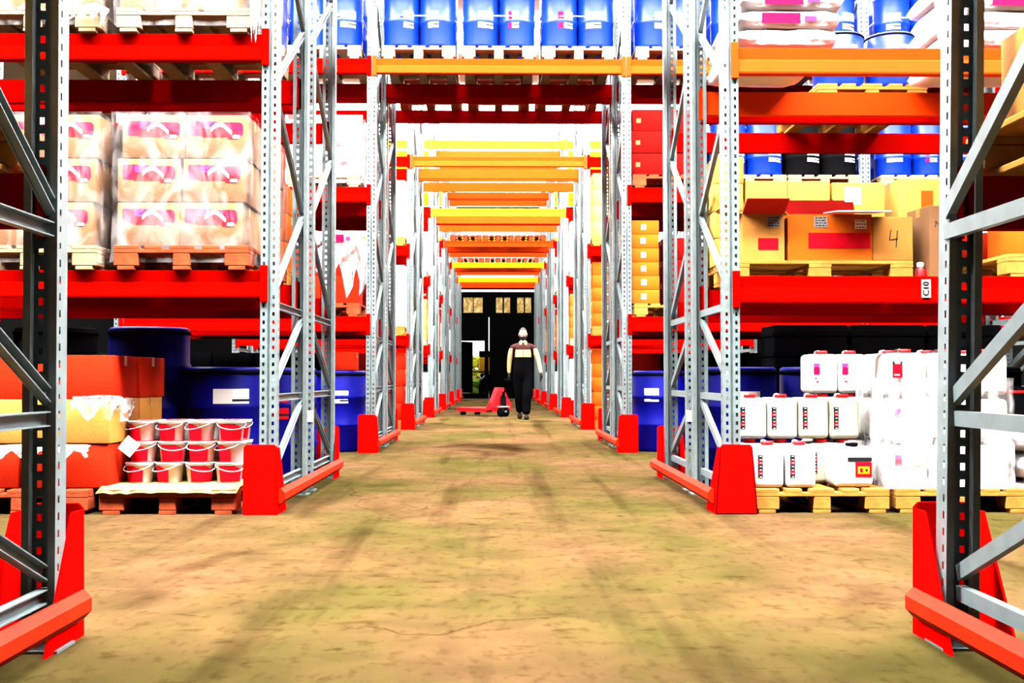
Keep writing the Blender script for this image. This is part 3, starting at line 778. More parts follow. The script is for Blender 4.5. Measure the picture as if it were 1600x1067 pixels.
names4 = ['first', 'second', 'third', 'fourth']
for i in range(4):
    x = 1.575+.193*i
    jerrycan(x+.06*(i == 2), 7.06, .146, .183, .26, H_, 'clearp' if i == 2 else 'whitep', 'jerrycan in the bottom tier behind, %s from the left, right pallet' % names4[i], JG)
    jerrycan(x, 7.05, .146+H_+.006, .186, .26, H_, 'whitep' if i < 2 else 'clearp', '%s jerrycan with red cap, upper tier, %s from the left' % ('white' if i < 2 else 'milky clear', names4[i]), JG)
for i in range(2):
    for t in range(3):
        jerrycan(2.10+.185*i+.02, 7.37, .146+t*(H_+.006), .178, .26, H_, 'whitep', 'narrow white jerrycan in the back stack, %s column, %s tier' % (('left', 'right')[i], tier(t, 3)), JG, 'pink')
for t in range(3):
    for c in range(3):
        for dd in range(2):
            jerrycan(2.455+.243*c, 6.80+.28*dd, .146+t*(H_+.003), .236, .27, H_+.002, 'whitep', 'wrapped white jerrycan, %s tier, %s column, %s row' % (tier(t, 3), ('left', 'middle', 'right')[c], ('front', 'back')[dd]), JG,
                     'red' if t == 2 and c != 1 else ('pink' if c == 0 else 'none'), cap=(t == 2))
wrap(2.325, 3.075, 6.65, 7.24, .14, .80, 'clear stretch film around the tall block of white jerrycans', 'filmthick', 8, .008)
def sack_mesh(w, d, h, mt, seed):
    def f():
        t = bmesh.new(); bmesh.ops.create_cube(t, size=1); bmesh.ops.subdivide_edges(t, edges=t.edges[:], cuts=7, use_grid_fill=True)
        r = random.Random(seed)
        for v in t.verts:
            x, y, z = v.co*2
            k = (1-abs(x)**12*.3)*(1-abs(y)**12*.3)
            v.co = Vector((x*w/2*(1-.05*abs(z)), y*d/2*(1-.05*abs(z)), h/2+z*h/2*max(.12, k)*(1+r.uniform(-.10, .04))))
        m = MB(); m._add(t, 0, True); return m.mesh('sack', mt)
    return cached(('sack', w, d, h, mt, seed), f)
def sack(x, y, z, w, d, h, label, group, seed=0, rz=0., pr=None, mt='sack'):
    o = O('sack', sack_mesh(w, d, h, mt, seed), None, (x, y, z), rz); tag(o, label, 'sack', group)
    if pr: O('print', cached(('sp', w, h, pr), lambda: MB().box(-w*.28, w*.1, 0, .004, h*.30, h*.72, 0).box(w*.14, w*.26, 0, .004, h*.4, h*.6, 1).mesh('print', [pr, 'violet'])), o, (0, -d/2-.006, 0))
    return o
for t in range(3):
    sack(3.47+.03*(t % 2), 6.98, .002+t*.172, .72, .6, .18, 'white plastic sack, %s of the pile at the right edge on the floor' % tier(t, 3), 'sacks on the floor at the right edge', t)
drum(3.52, 7.66, 0, .29, .74, 'black', 'black open drum with a bright red rim behind the white sacks', 'drums behind the right pallets', None, ring='redp')
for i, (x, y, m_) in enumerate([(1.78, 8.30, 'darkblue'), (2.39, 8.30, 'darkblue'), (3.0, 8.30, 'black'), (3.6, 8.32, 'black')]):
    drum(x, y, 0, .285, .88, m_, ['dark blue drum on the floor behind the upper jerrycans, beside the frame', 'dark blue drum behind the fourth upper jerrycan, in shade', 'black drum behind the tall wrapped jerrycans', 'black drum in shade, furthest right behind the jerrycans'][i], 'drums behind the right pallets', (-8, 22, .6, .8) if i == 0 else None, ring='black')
def crate(x, y, z, w, d, h, mt, label, group):
    def f():
        m = MB(); m.box(-w/2, w/2, -d/2, d/2, 0, h, 0, .012, 2)
        for k in range(4): m.box(-w/2-.008, w/2+.008, -d/2-.008, d/2+.008, h*(.08+.26*k), h*(.08+.26*k)+.03)
        return m.mesh('crate', mt)
    o = O('crate', cached(('crate', w, d, h, mt), f), None, (x, y, z)); return tag(o, label, 'crate', group)
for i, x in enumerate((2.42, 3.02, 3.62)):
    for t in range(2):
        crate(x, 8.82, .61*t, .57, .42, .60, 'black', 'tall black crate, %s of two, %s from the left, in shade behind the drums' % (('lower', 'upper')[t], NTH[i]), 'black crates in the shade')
crate(4.05, 8.15, .9, .3, .3, .22, 'green', 'green plastic crate high at the far right behind the frame', 'green crates') if False else None

# first shelf right: open cardboard boxes on a turned pallet
zr = 1.41
pallet(2.075, 7.15, zr, 'wide wooden pallet under the open cardboard boxes on the right shelf', 'wood', True)
zb = zr+.146
LB = 'cardboard boxes on the right shelf'
def open_box(x, yf, z, w, d, h, mt, label, flaps, sticker=None, name='carton'):
    """carton with the lid open: four walls, floor and flaps (list of (side, angle))"""
    m = MB(); t = .006
    m.box(-w/2, w/2, -d/2, -d/2+t, 0, h); m.box(-w/2, w/2, d/2-t, d/2, 0, h); m.box(-w/2, -w/2+t, -d/2+t, d/2-t, 0, h); m.box(w/2-t, w/2, -d/2+t, d/2-t, 0, h)
    m.box(-w/2+t, w/2-t, -d/2+t, d/2-t, 0, t)
    o = O(name, m.mesh('open_carton', mt), None, (x, yf+d/2, z)); tag(o, label, 'box', LB)
    for sd, ang, fmt in flaps:
        L = d*.48
        if sd == 'front': f = MB().box(-w/2, w/2, -L, 0, 0, .005); loc, rot = (0, -d/2, h), (math.radians(-ang), 0, 0)
        elif sd == 'right': f = MB().box(0, L*.8, -d/2, d/2, 0, .005); loc, rot = (w/2, 0, h), (0, math.radians(-ang), 0)
        elif sd == 'left': f = MB().box(-L*.8, 0, -d/2, d/2, 0, .005); loc, rot = (-w/2, 0, h), (0, math.radians(ang), 0)
        else: f = MB().box(-w/2, w/2, 0, L, 0, .005); loc, rot = (0, d/2, h), (math.radians(ang), 0, 0)
        O('flap', f.mesh('flap', fmt), o, loc, rot=rot)
    for s in sticker or []:
        sx, sz, sw, sh_, n, tint = s
        O('label', sticker_mesh(sw, sh_, n, tint, 3), o, (sx, -d/2-.001, sz))
    return o
open_box(1.715, 7.17, zb, .27, .34, .30, 'card', 'open cardboard box with printed label and red patch, leftmost on the right shelf', [('front', 28, 'cardred'), ('left', 30, 'cardlight'), ('back', 70, 'card')],
         [(.065, .215, .085, .07, 4, 'tagpaper'), (.03, .07, .13, .075, 0, 'redprint')])
open_box(2.145, 7.17, zb, .545, .34, .30, 'cardorange', 'wide open orange cardboard box with two stickers and a white flap', [('back', 75, 'carddark'), ('left', 40, 'card')],
         [(-.06, .215, .085, .07, 4, 'tagpaper'), (.20, .205, .075, .06, 3, 'white'), (.06, .08, .40, .10, 0, 'redprint')])
fo = O('cardboard_flap', MB().box(-.17, .17, -.16, .16, 0, .006).mesh('flapw', 'cardwhite'), None, (2.32, 7.17, zb+.312), rot=(math.radians(6), 0, 0)); tag(fo, 'white cardboard flap jutting out over the wide orange box', 'cardboard')
b4 = carton(2.552, 7.17+.17, zb, .262, .34, .285, 'card', 'cardboard box with a handwritten number 4 on its front', LB)
def four():
    m = MB(); y = -.0012
    m.bar((-.012, y, .20), (-.022, y, .135), .001, .006); m.bar((-.024, y, .134), (.034, y, .142), .001, .006); m.bar((.030, y, .196), (.020, y, .085), .001, .006)
    return m.mesh('handwritten_number', 'ink')
O('handwritten_number', four(), b4, (.0, -.171, 0))
rr_ = carton(2.86, 7.30, zb-.146, .2, .3, .5, 'cardpink', 'tall pinkish carton with faint handwriting leaning beside the number 4 box', LB, None, False, rz=.12)
O('handwriting', MB().bar((-.06, 0, .36), (-.055, 0, .40), .001, .005).bar((-.06, 0, .40), (-.03, 0, .37), .001, .005).bar((-.02, 0, .36), (-.018, 0, .41), .001, .005).bar((.0, 0, .37), (.03, 0, .42), .001, .005).bar((.03, 0, .42), (.035, 0, .37), .001, .005).mesh('scribble', 'ink'), rr_, (0, -.1515, 0))
# rear tier on the wide pallet
stack(1.565, 7.52, zb, .2, .40, [.185, .185, .185, .185], 'cardyellow', 'beside the right passage frame', 'small yellow carton', LB)
carton(1.97, 7.735, zb, .56, .38, .31, 'cardlight', 'pale carton under the long pale carton, rear row of right shelf', LB)
carton(2.45, 7.735, zb, .36, .38, .31, 'cardlight', 'pale carton under the white-labelled carton, rear row of right shelf', LB)
carton(1.97, 7.735, zb+.312, .58, .38, .27, 'cardyellow', 'long pale yellow carton topping the rear row on the right shelf', LB)
carton(2.455, 7.735, zb+.312, .36, .38, .26, 'cardyellow', 'pale yellow carton with white label, right on top of the rear row', LB, (-.04, .11, .11, .12, 0, 'white'))
carton(2.92, 7.72, zr+.002, .40, .36, .74, 'cardyellow', 'tall pale carton behind the pinkish carton on the right shelf', LB, (0, .52, .08, .14, 0, 'cardorange'))
for i in range(2):
    o = O('bottle', cached('jar', lambda: MB().lathe([(.028, 0), (.03, .004), (.03, .085), (.02, .1), (.016, .108)], 16).mesh('bottle', 'redp')), None, (2.735+.066*i-.0, 7.19, zr+.001))
    tag(o, 'small red bottle with white cap, %s of two beside the number 4 box' % ('left', 'right')[i], 'bottle', 'red bottles on the right shelf')
    O('cap', cached('jarcap', lambda: MB().lathe([(.019, .104), (.021, .106), (.021, .132), (.015, .135)], 16).mesh('cap', 'white')), o)
pallet(3.50, 6.75, zr, 'wooden pallet on the right shelf cut by the right frame edge', 'wood')
carton(3.50, 7.05, zb, .60, .4, .40, 'cardorange', 'big orange carton at the right frame edge on the shelf', LB)
carton(3.30, 7.55, zb, .55, .36, .20, 'cardred', 'low red-brown carton behind the big orange carton at right', LB)
carton(3.30, 7.55, zb+.202, .55, .36, .19, 'cardwhite', 'white lidded carton atop the low red-brown carton at right', LB)
# shelf tag
tg = O('shelf_tag', MB().box(-.028, .028, -.004, 0, -.055, .055).mesh('tag', 'tagpaper'), None, (2.565, 6.655, 1.335)); tag(tg, 'small white shelf tag with vertical lettering on the right red beam', 'label')
tc = bpy.data.curves.new('lettering', 'FONT'); tc.body = 'C10'; tc.size = .05; tc.align_x = 'CENTER'; tc.align_y = 'CENTER'; tc.extrude = .0005
tt = bpy.data.objects.new('tmp_text', tc); COL.objects.link(tt); bpy.context.view_layer.update()
tm = bpy.data.meshes.new_from_object(tt.evaluated_get(bpy.context.evaluated_depsgraph_get())); bpy.data.objects.remove(tt)
tm.materials.clear(); tm.materials.append(M['ink'])
O('lettering', tm, tg, (0, -.006, 0), rot=(PI/2, -PI/2, 0))

# second shelf right
for t in range(3):
    sack(1.76+.02*t, 7.22, 2.795+.115*t, .62, 1.0, .15, 'white printed sack, %s of the pile at the left end of the top right shelf' % tier(t, 3), 'sacks on the top right shelf', 11+t, 0, 'magenta' if t else None)
for t in range(5):
    sack(3.22+.03*(t % 2), 7.22, 2.795+.115*t, .72, 1.0, .15, 'white printed sack, %s of the tall pile at the right end of the top shelf' % tier(t, 5), 'sacks on the top right shelf', 21+t, 0, 'magenta' if t in (2, 4) else None)
drape([(2.86, 6.74, 3.30), (2.84, 6.9, 3.32), (2.83, 7.2, 3.3)], .4, 'magenta and clear film hanging at the right sack pile', 'filmthick', 9, .02)
pallet(2.72, 8.02, 2.79, 'wooden pallet on the top right shelf under two blue kegs', 'wood')
for i, x in enumerate((2.54, 2.93)):
    drum(x, 8.25, 2.936, .185, .40, 'blue', 'short blue keg with black clamp lid, %s of two on the top right shelf' % ('left', 'right')[i], 'blue kegs on the top right shelf', (5, 30, .3, .75), ring='black', cat='keg', name='plastic_keg', lm='white')

# foreground rack loads
for sx, nm in ((1, 'right'), (-1, 'left')):
    pallet(sx*1.86+.02, 2.30, 1.41, 'wooden pallet on the %s foreground shelf' % nm, 'wood')
carton(1.845, 3.19, 1.556, .60, .40, .28, 'card', 'large cardboard box high on the right foreground shelf', 'boxes on the foreground shelves')
carton(1.845, 2.75, 1.556, .60, .42, .28, 'card', 'large cardboard box nearer the camera on the right foreground shelf', 'boxes on the foreground shelves')
carton(-1.80, 3.14, 1.556, .56, .40, .22, 'cardlight', 'pale cardboard box high on the left foreground shelf', 'boxes on the foreground shelves')

# ------------------------------------------------------------------ second row
Y = YR['C']
for k, (x, nm) in enumerate([(-3.56, 'outer left pallet'), (-2.71, 'second pallet left of the passage'), (-1.88, 'first pallet left of the passage'), (-.857, 'left pallet over the passage'), (.015, 'middle pallet over the passage'), (.885, 'right pallet over the passage'),
                    (1.905, 'first pallet right of the passage'), (2.76, 'second pallet right of the passage'), (3.56, 'third pallet right of the passage'), (4.57, 'fourth pallet right of the passage'), (5.42, 'fifth pallet right of the passage')]):
    drum_pallet(x, 4.26, Y+.0, nm, k)
for k, x in enumerate((-.857, .015, .885)):
    pallet(x, Y+1.28, 4.26, 'bare dark pallet behind the %s drums over the passage' % ('left', 'middle', 'right')[k], 'woodred')
# upper shelf (2.86)
z = 2.86
pallet(-1.88, Y, z, 'pale pallet under white printed cartons left, second row, upper shelf', 'woodpale')
for c in range(2):
    stack(-1.68-.40*c, Y+.06, z+.146, .39, .4, [.2, .2, .2], 'cardwhite', 'second row upper shelf left, %s column' % ('right', 'left')[c], 'white carton with magenta print', 'white cartons in the second row', None, True)
wrap(-2.29, -1.47, Y+.03, Y+.5, z+.05, z+.79, 'milky film around the white cartons of the second row, left', 'filmthick', 31)
pallet(1.87, Y, z, 'wooden pallet under the tall dark red cartons, second row right', 'woodred')
for c in range(2):
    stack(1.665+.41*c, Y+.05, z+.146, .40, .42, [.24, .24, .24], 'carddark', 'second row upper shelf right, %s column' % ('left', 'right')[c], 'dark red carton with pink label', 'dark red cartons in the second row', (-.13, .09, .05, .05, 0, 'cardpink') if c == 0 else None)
for k, (x, mt, nm) in enumerate([(2.74, 'blue', 'upper shelf pallet, second from the passage'), (3.56, 'black', 'upper shelf pallet, third from the passage'), (4.57, 'blue', 'upper shelf pallet, beyond the white upright'), (5.42, 'blue', 'upper shelf pallet, furthest right')]):
    drum_pallet(x, z, Y, nm, k+20, mt, .195, .62)
# lower shelf (1.46)
z = 1.46
pallet(-1.88, Y, z, 'wooden pallet under red cartons and white film, second row left', 'woodred')
for c in range(2):
    stack(-1.70-.41*c, Y+.05, z+.146, .40, .4, [.3, .3], 'cardred', 'second row lower shelf left, %s column' % ('right', 'left')[c], 'red-brown carton', 'red cartons in the second row')
for c in range(2):
    sack(-1.70-.42*c, Y+.3, z+.75, .42, .5, .2, 'magenta printed sack lying on the red cartons, second row, %s' % ('right', 'left')[c], 'sacks in the second row', 40+c, 0, 'magenta')
drape([(-1.92, Y-.03, z+.76), (-1.6, Y-.03, z+.76), (-1.46, Y-.03, z+.80), (-1.40, Y-.05, z+.84)], .52, 'white plastic sheet draped over red cartons at the left passage upright', 'filmthick', 6, .03)
pallet(1.88, Y, z, 'wooden pallet under orange cartons with white labels, second row right', 'wood')
stack(1.605, Y+.06, z+.146, .30, .36, [.15, .15, .15, .15, .15, .15], 'cardorange', 'second row lower shelf right', 'orange carton with white label', 'orange cartons in the second row', (-.02, .05, .055, .06, 0, 'white'))
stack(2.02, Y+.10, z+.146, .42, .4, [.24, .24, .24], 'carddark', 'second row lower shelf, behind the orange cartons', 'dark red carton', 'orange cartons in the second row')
pallet(2.80, Y, z, 'wooden pallet under red cartons in shade, second row right', 'wood')
for c in range(2):
    stack(2.60+.42*c, Y+.05, z+.146, .40, .4, [.3, .3], 'cardred', 'second row lower shelf, %s column of the shaded pair' % ('left', 'right')[c], 'shaded red carton', 'red cartons in the second row')
for c in range(3):
    stack(-2.55-.44*c, Y+.08, z+.002, .42, .4, [.36, .36], 'cardred', 'second row lower shelf far left, column %s' % ('one', 'two', 'three')[c], 'shaded red-brown carton', 'red cartons in the second row')
# ground: drums in the shade
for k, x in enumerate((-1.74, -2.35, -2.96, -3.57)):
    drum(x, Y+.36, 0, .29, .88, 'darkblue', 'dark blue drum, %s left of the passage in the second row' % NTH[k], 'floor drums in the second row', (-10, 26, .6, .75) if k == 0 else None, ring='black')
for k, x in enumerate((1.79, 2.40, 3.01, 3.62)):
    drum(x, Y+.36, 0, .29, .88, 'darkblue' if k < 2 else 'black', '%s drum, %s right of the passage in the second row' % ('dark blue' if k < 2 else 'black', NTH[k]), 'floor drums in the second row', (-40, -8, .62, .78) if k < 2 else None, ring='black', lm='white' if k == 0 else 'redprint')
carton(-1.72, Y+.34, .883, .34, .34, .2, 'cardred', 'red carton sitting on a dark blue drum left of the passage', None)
for sd, sg in (('left', -1), ('right', 1)):  # cases added to block the bright background and keep the gaps dark
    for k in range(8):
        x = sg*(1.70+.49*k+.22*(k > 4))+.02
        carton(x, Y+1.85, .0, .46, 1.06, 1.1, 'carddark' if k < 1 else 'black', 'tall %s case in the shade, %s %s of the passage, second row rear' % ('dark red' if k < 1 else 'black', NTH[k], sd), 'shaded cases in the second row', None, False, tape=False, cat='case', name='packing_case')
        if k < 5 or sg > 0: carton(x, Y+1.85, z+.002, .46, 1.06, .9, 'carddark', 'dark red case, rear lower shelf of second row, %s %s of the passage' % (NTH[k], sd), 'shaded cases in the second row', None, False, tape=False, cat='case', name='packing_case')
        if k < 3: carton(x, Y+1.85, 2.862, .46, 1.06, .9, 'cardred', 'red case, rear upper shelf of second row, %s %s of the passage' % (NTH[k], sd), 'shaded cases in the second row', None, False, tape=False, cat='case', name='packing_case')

# ------------------------------------------------------------------ third to seventh rows: one column of cartons per shelf beside the passage
FAR = {
 ('D', 'left'): [('cardred', 'red carton', [.26]*4), ('cardwhite', 'white carton with red marks', [.19]*5), ('cardwhite', 'white wrapped carton', [.22]*4)],
 ('D', 'right'): [('cardorange', 'orange carton', [.22]*5), ('cardorange', 'orange carton', [.2]*5), ('cardyellow', 'pale yellow carton', [.25]*4)],
 ('E', 'left'): [('cardwhite', 'white carton', [.24]*3), ('cardyellow', 'yellow carton', [.2]*4), ('cardwhite', 'white carton', [.25]*3)],
 ('E', 'right'): [('cardwhite', 'white bagged carton', [.26]*4), ('cardorange', 'orange carton', [.22]*4), ('cardwhite', 'white carton', [.25]*4)],
 ('F', 'left'): [('cardwhite', 'white carton', [.26]*3), ('cardorange', 'orange carton', [.26]*3), ('cardwhite', 'white carton', [.28]*3)],
 ('F', 'right'): [('cardwhite', 'white carton', [.26]*3), ('card', 'tan carton', [.26]*3), ('cardwhite', 'white carton', [.28]*3)],
 ('G', 'left'): [('cardpink', 'pinkish carton', [.28]*3), ('cardwhite', 'white carton', [.28]*3), ('cardwhite', 'white carton', [.28]*3)],
 ('G', 'right'): [('cardwhite', 'white carton', [.28]*3), ('cardorange', 'orange carton', [.28]*3), ('cardwhite', 'white carton', [.28]*3)],
 ('H', 'left'): [('cardpink', 'pinkish carton', [.28]*3), ('cardwhite', 'white carton', [.28]*3), ('cardwhite', 'white carton', [.28]*3)],
 ('H', 'right'): [('cardwhite', 'white carton', [.28]*3), ('card', 'tan carton', [.28]*3), ('cardwhite', 'white carton', [.28]*3)],
}
for (row, sd), levels in FAR.items():
    sg = -1 if sd == 'left' else 1
    for li, (mt, what, hs) in enumerate(levels):
        zz = (.0, 1.46, 2.86)[li]; x = sg*1.86+.02; yf = YR[row]
        wh = ['floor level', 'first shelf', 'second shelf'][li]
        pallet(x, yf, zz, 'wooden pallet at %s, %s side of the passage, %s' % (wh, sd, ROWNAME[row]), 'wood' if row in 'D' else 'woodpale', group='pallets in the far rows')
        stk = (.0, .065, .05, .05, 0, 'white') if mt == 'cardorange' else ((-.08, .05, .10, .07, 2, 'white') if row == 'D' and sd == 'left' and li == 1 else None)
        stack(x-sg*.17, yf+.04, zz+.146, .44, .42, hs, mt, '%s %s, %s side' % (ROWNAME[row], wh, sd), what, 'cartons in the far rows', stk)
        # second column further out
        stack(x+sg*.30, yf+.04, zz+.146, .44, .42, [h*1.5 for h in hs[:2]], mt, '%s %s, %s side, outer column' % (ROWNAME[row], wh, sd), what, 'cartons in the far rows')
for row in 'FG':
    for k, x in enumerate((-.8, .02, .84)):
        pallet(x, YR[row], 4.26, 'dark empty pallet over the passage, %s, %s' % (ROWNAME[row], ('left', 'middle', 'right')[k]), 'woodred', group='pallets in the far rows')

# ------------------------------------------------------------------ pallet truck
pj = bpy.data.objects.new('pallet_truck', None); COL.objects.link(pj); pj.location = (.05, 23.3, 0); pj.rotation_euler = (0, 0, math.radians(38))
tag(pj, 'red hand pallet truck standing behind the walking man on the passage floor', 'pallet truck')
# local: forks run to +y, pump at y=0, tiller to -y
for sx in (-.19, .19):
    O('fork', MB().prism([(-.08, .085), (.08, .085), (.08, .0), (.066, .0), (.066, .06), (-.066, .06), (-.066, .0), (-.08, .0)], 'xz', .12, 1.15).prism([(.12, .03), (.12, .09), (.02, .2), (-.04, .2), (-.04, .06)], 'yz', -.08, .08).mesh('fork', 'redp'), pj, (sx, 0, .09))
    O('load_wheel', MB().lathe([(.012, -.05), (.04, -.05), (.04, .05), (.012, .05)], 16).mesh('wheel', 'black'), pj, (sx, 1.02, .05), rot=(0, PI/2, 0))
O('pump_housing', MB().prism([(-.27, .18), (.27, .18), (.20, .34), (.07, .60), (-.07, .60), (-.20, .34)], 'xz', -.05, .08).mesh('pump', 'redp'), pj)
O('pump_cylinder', MB().lathe([(.06, .16), (.065, .2), (.065, .42), (.04, .44), (.03, .52)], 16).mesh('cyl', 'black'), pj, (0, -.12, 0))
for sx in (-.06, .06):
    O('steer_wheel', MB().lathe([(.02, -.03), (.095, -.03), (.1, -.02), (.1, .02), (.095, .03), (.02, .03)], 20).mesh('wheel', 'black'), pj, (sx, -.12, .10), rot=(0, PI/2, 0))
O('axle_plate', MB().box(-.11, .11, -.2, -.04, .18, .22, 0, .01).box(-.03, .03, -.205, -.2, .09, .13, 0).mesh('axle', 'steel'), pj)

# ------------------------------------------------------------------ the walking man
def man():
    P = {}; E = []; R = {}
    def v(n, x, y, z, rx, ry=None): P[n] = Vector((x, y, z)); R[n] = (rx, ry or rx)
    v('pel', 0, 0, .96, .195, .130); v('wai', 0, -.005, 1.10, .190, .125); v('che', 0, -.01, 1.28, .195, .125); v('sho', 0, .0, 1.405, .140, .095); v('nek', 0, -.005, 1.50, .058, .060); v('nk2', 0, -.02, 1.555, .054, .058)
    E += [('pel', 'wai'), ('wai', 'che'), ('che', 'sho'), ('sho', 'nek'), ('nek', 'nk2')]
    # legs: mid-stride towards the camera; image-right leg forward
    for s, fwd in ((-1, .10), (1, -.14)):
        k = 'L' if s > 0 else 'R'
        hipx = s*.092
        v(k+'hip', hipx, 0, .86, .125, .125); v(k+'thi', hipx*.95, fwd*.3, .68, .118)
        kz = .50; v(k+'kne', hipx*.82, fwd*.62-.03, kz, .104); v(k+'cal', hipx*.70, fwd*.9+.01, .30, .094)
        v(k+'ank', hipx*.62, fwd*1.25+.03, .085 if fwd < 0 else .125, .082)
        E += [('pel', k+'hip'), (k+'hip', k+'thi'), (k+'thi', k+'kne'), (k+'kne', k+'cal'), (k+'cal', k+'ank')]
    # arms: image right (x+) swings slightly out and forward; image left hangs back holding the tiller
    v('Lsh', .20, .0, 1.395, .068); v('Lup', .262, -.015, 1.25, .056); v('Lel', .300, -.02, 1.12, .049); v('Lfo', .330, -.06, .99, .043); v('Lwr', .345, -.09, .885, .033)
    v('Rsh', -.20, .0, 1.395, .068); v('Rup', -.245, .03, 1.25, .055); v('Rel', -.262, .06, 1.12, .048); v('Rfo', -.268, .075, .99, .042); v('Rwr', -.268, .09, .885, .033)
    for k in 'LR': E += [('sho', k+'sh'), (k+'sh', k+'up'), (k+'up', k+'el'), (k+'el', k+'fo'), (k+'fo', k+'wr')]
    def skin(P, E, R, root, sub):
        names = list(P); me = bpy.data.meshes.new('t'); me.from_pydata([P[n] for n in names], [(names.index(a), names.index(b)) for a, b in E], [])
        o = bpy.data.objects.new('t', me); COL.objects.link(o)
        md = o.modifiers.new('s', 'SKIN'); md.use_smooth_shade = True
        for i, n in enumerate(names):
            sv = me.skin_vertices[0].data[i]; sv.radius = R[n]; sv.use_root = (n == root); sv.use_loose = False
        sd = o.modifiers.new('u', 'SUBSURF'); sd.levels = sub; sd.render_levels = sub
        bpy.context.view_layer.update()
        r = bpy.data.meshes.new_from_object(o.evaluated_get(bpy.context.evaluated_depsgraph_get())); bpy.data.objects.remove(o); return r
    body = skin(P, E, R, 'pel', 2)
    bm = bmesh.new(); bm.from_mesh(body)
    for pc, pn in (((0, 0, 1.205), (0, 0, 1)), ((0, 0, 1.345), (0, 0, 1)), ((0, 0, 1.372), (0, 0, 1)), ((0, 0, 1.485), (0, 0, 1)), ((0, 0, .90), (0, 0, 1)), ((.205, 0, 0), (1, 0, 0)), ((-.205, 0, 0), (1, 0, 0)), ((.15, 0, 0), (1, 0, 0)), ((-.15, 0, 0), (1, 0, 0))):
        bmesh.ops.bisect_plane(bm, geom=bm.verts[:]+bm.edges[:]+bm.faces[:], plane_co=pc, plane_no=pn)
    # hands: palm plus five fingers each
    def hand(w, s, grip):
        Q = {}; EE = []; RR = {}
        def q(n, dx, dy, dz, r): Q[n] = Vector((w.x+s*dx, w.y+dy, w.z+dz)); RR[n] = (r, r)
        q('w', 0, 0, .015, .030); q('p', .004, -.010, -.045, .034); q('m', .006, -.018, -.085, .030); EE += [('w', 'p'), ('p', 'm')]
        c = 1.6 if grip else 1.
        for i, (dy, L) in enumerate(((-.044, .066), (-.024, .075), (-.004, .070), (.014, .056))):
            a, b, d = 'a%d' % i, 'b%d' % i, 'c%d' % i
            q(a, .004, dy-.004, -.100, .0105); q(b, -.006*c, dy-.008, -.100-L*.5, .0095); q(d, -.022*c, dy-.008, -.100-L*(.95 if not grip else .6), .008)
            EE += [('m', a), (a, b), (b, d)]
        q('t1', -.006, -.045, -.040, .013); q('t2', -.014, -.062, -.072, .011); q('t3', -.020, -.066, -.098, .009); EE += [('p', 't1'), ('t1', 't2'), ('t2', 't3')]
        return skin(Q, EE, RR, 'p', 1)
    h1 = hand(P['Lwr'], 1, False); h2 = hand(P['Rwr'], -1, True)
    n0 = len(bm.faces); bm.from_mesh(h1); bm.from_mesh(h2); nh = len(bm.faces)
    # head
    t = bmesh.new(); bmesh.ops.create_uvsphere(t, u_segments=32, v_segments=24, radius=1)
    hc = Vector((0, -.03, 1.645))
    for vv in t.verts:
        x, y, z = vv.co
        jaw = max(0, -z); w = .076*(1-.28*jaw**1.6); d = .098*(1-.10*jaw)
        X, Yy, Z = x*w, y*d, z*.122
        if y < 0:
            Yy -= .004*max(0, 1-abs(x)*2.4)*max(0, -z)                         # chin forward
            Yy -= .026*math.exp(-(x/.13)**2-((z+.10)/.13)**2)                     # nose
            Yy -= .007*math.exp(-(x/.26)**2-((z+.48)/.07)**2)                     # lips
            Yy += .011*(math.exp(-((abs(x)-.36)/.15)**2-((z-.08)/.10)**2))        # eye sockets
            Yy -= .005*math.exp(-(x/.5)**2-((z-.24)/.09)**2)                      # brow
        vv.co = Vector((X, Yy, Z))+hc
    me2 = bpy.data.meshes.new('h'); t.to_mesh(me2); t.free(); bm.from_mesh(me2); nhead = len(bm.faces)
    for s in (-1, 1):     # ears
        t = bmesh.new(); bmesh.ops.create_uvsphere(t, u_segments=10, v_segments=8, radius=1)
        for vv in t.verts: vv.co = Vector((vv.co.x*.009+s*.078, vv.co.y*.018-.02, vv.co.z*.033+1.64))
        m3 = bpy.data.meshes.new('e'); t.to_mesh(m3); t.free(); bm.from_mesh(m3)
    bm.faces.ensure_lookup_table()
    mats = ['overall', 'skin', 'maroon', 'cream', 'shoe']
    for i, f in enumerate(bm.faces):
        f.smooth = True; c = f.calc_center_median(); arm = abs(c.x) > .205 and c.z > .83
        mi = 0
        if i >= nh: mi = 1
        elif i >= n0: mi = 4
        elif arm and c.z < 1.372: mi = 3 if c.z > .90 else 0
        elif c.z > 1.485: mi = 1
        elif c.z > 1.345: mi = 2
        elif c.z > 1.205: mi = 3 if abs(c.x) < .15 else 2
        f.material_index = mi
    me = bpy.data.meshes.new('person'); bm.to_mesh(me); bm.free()
    for m in mats: me.materials.append(M[m])
    o = O('person', me, None, (.50, 21.75, 0)); tag(o, 'man with dark beard in black overalls with cream chest band, walking towards the camera', 'person')
    # hair and beard
    t = bmesh.new(); bmesh.ops.create_uvsphere(t, u_segments=28, v_segments=20, radius=1)
    dl = []
    for vv in t.verts:
        x, y, z = vv.co
        if z < .34+(-y)*.28 and not (y > -.05 and z > -.45): dl.append(vv)
        vv.co = Vector((x*.083, y*.106+.004, z*.130))+hc+Vector((0, 0, .003))
    bmesh.ops.delete(t, geom=dl, context='VERTS'); m = MB(); m._add(t, 0, True); O('hair', m.mesh('hair', 'hair'), o)
    t = bmesh.new(); bmesh.ops.create_uvsphere(t, u_segments=28, v_segments=24, radius=1); dl = []
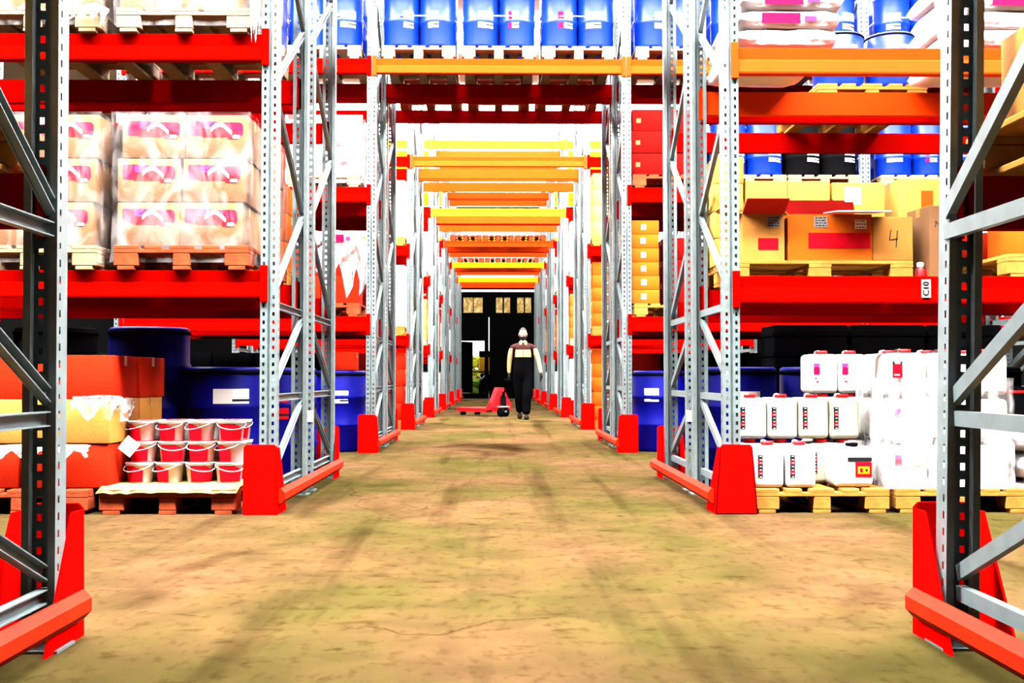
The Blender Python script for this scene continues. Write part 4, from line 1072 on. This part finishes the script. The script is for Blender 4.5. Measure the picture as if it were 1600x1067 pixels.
    for vv in t.verts:
        x, y, z = vv.co
        keep = y < .12 and z < -.30-.10*(abs(x) < .3) + (.34 if abs(x) > .72 else 0) and z > -.99 or (abs(x) < .42 and -.40 < z < -.28 and y < 0)
        if not keep: dl.append(vv)
        jaw = max(0, -z); wv = .081*(1-.26*jaw**1.6); d = .103*(1-.06*jaw)
        vv.co = Vector((x*wv, y*d-.006, z*.128))+hc
    bmesh.ops.delete(t, geom=dl, context='VERTS'); m = MB(); m._add(t, 0, True); O('beard', m.mesh('beard', 'hair'), o)
    for s in (-1, 1):
        O('eye', MB().lathe([(.003, -.006), (.010, -.003), (.012, 0), (.010, .003), (.003, .006)], 12).mesh('eye', 'ink'), o, (s*.028, -.113, 1.656), rot=(PI/2, 0, 0))
        O('eyebrow', MB().bar((s*.012, -.122, 1.674), (s*.046, -.108, 1.676), .008, .009).mesh('eyebrow', 'hair'), o)
        # shoes
        yy = (-.17 if s > 0 else .17)
        sh_ = MB(); t = bmesh.new(); bmesh.ops.create_uvsphere(t, u_segments=16, v_segments=12, radius=1)
        for vv in t.verts: vv.co = Vector((vv.co.x*.05, vv.co.y*.14, max(-.35, vv.co.z)*.075))
        sh_._add(t, 0, True); O('shoe', sh_.mesh('shoe', 'shoe'), o, (s*.060, yy-.04, .027+(.03 if s < 0 else 0)), rot=(0 if s > 0 else .2, 0, 0))
        # collar wing
        O('collar', MB().prism([(s*.012, 1.415), (s*.075, 1.43), (s*.072, 1.52), (s*.03, 1.50)], 'xz', -.092, -.078).mesh('collar', 'cream'), o)
    O('zip', MB().box(-.004, .004, -.136, -.126, 1.20, 1.40).mesh('zip', 'ink'), o)
    return o
man()
# tiller of the truck, held in his trailing hand
def w2l(p):
    a = math.radians(-38); d = Vector(p)-Vector((.05, 23.3, 0)); return Vector((d.x*math.cos(a)-d.y*math.sin(a), d.x*math.sin(a)+d.y*math.cos(a), d.z))
O('tiller', MB().tube([(0, -.12, .40), w2l((.18, 22.15, .70)), w2l((.225, 21.84, .765))], .018, 8).tube([w2l((.13, 21.82, .765)), w2l((.31, 21.82, .765))], .016, 8).mesh('tiller', 'black'), pj)


# ------------------------------------------------------------------ view
SC.view_settings.view_transform = 'Standard'; SC.view_settings.look = 'None'
SC.view_settings.exposure = 0.0; SC.view_settings.gamma = 1.0; SC.view_settings.use_curve_mapping = False
SC.cycles.max_bounces = 5; SC.cycles.diffuse_bounces = 1; SC.cycles.glossy_bounces = 2
SC.cycles.transparent_max_bounces = 12; SC.cycles.transmission_bounces = 2
SC.cycles.caustics_reflective = False; SC.cycles.caustics_refractive = False
SC.cycles.sample_clamp_indirect = 6.0
for l, v in LABELS.items():
    if len(v) > 1: print('DUP LABEL', l, len(v))
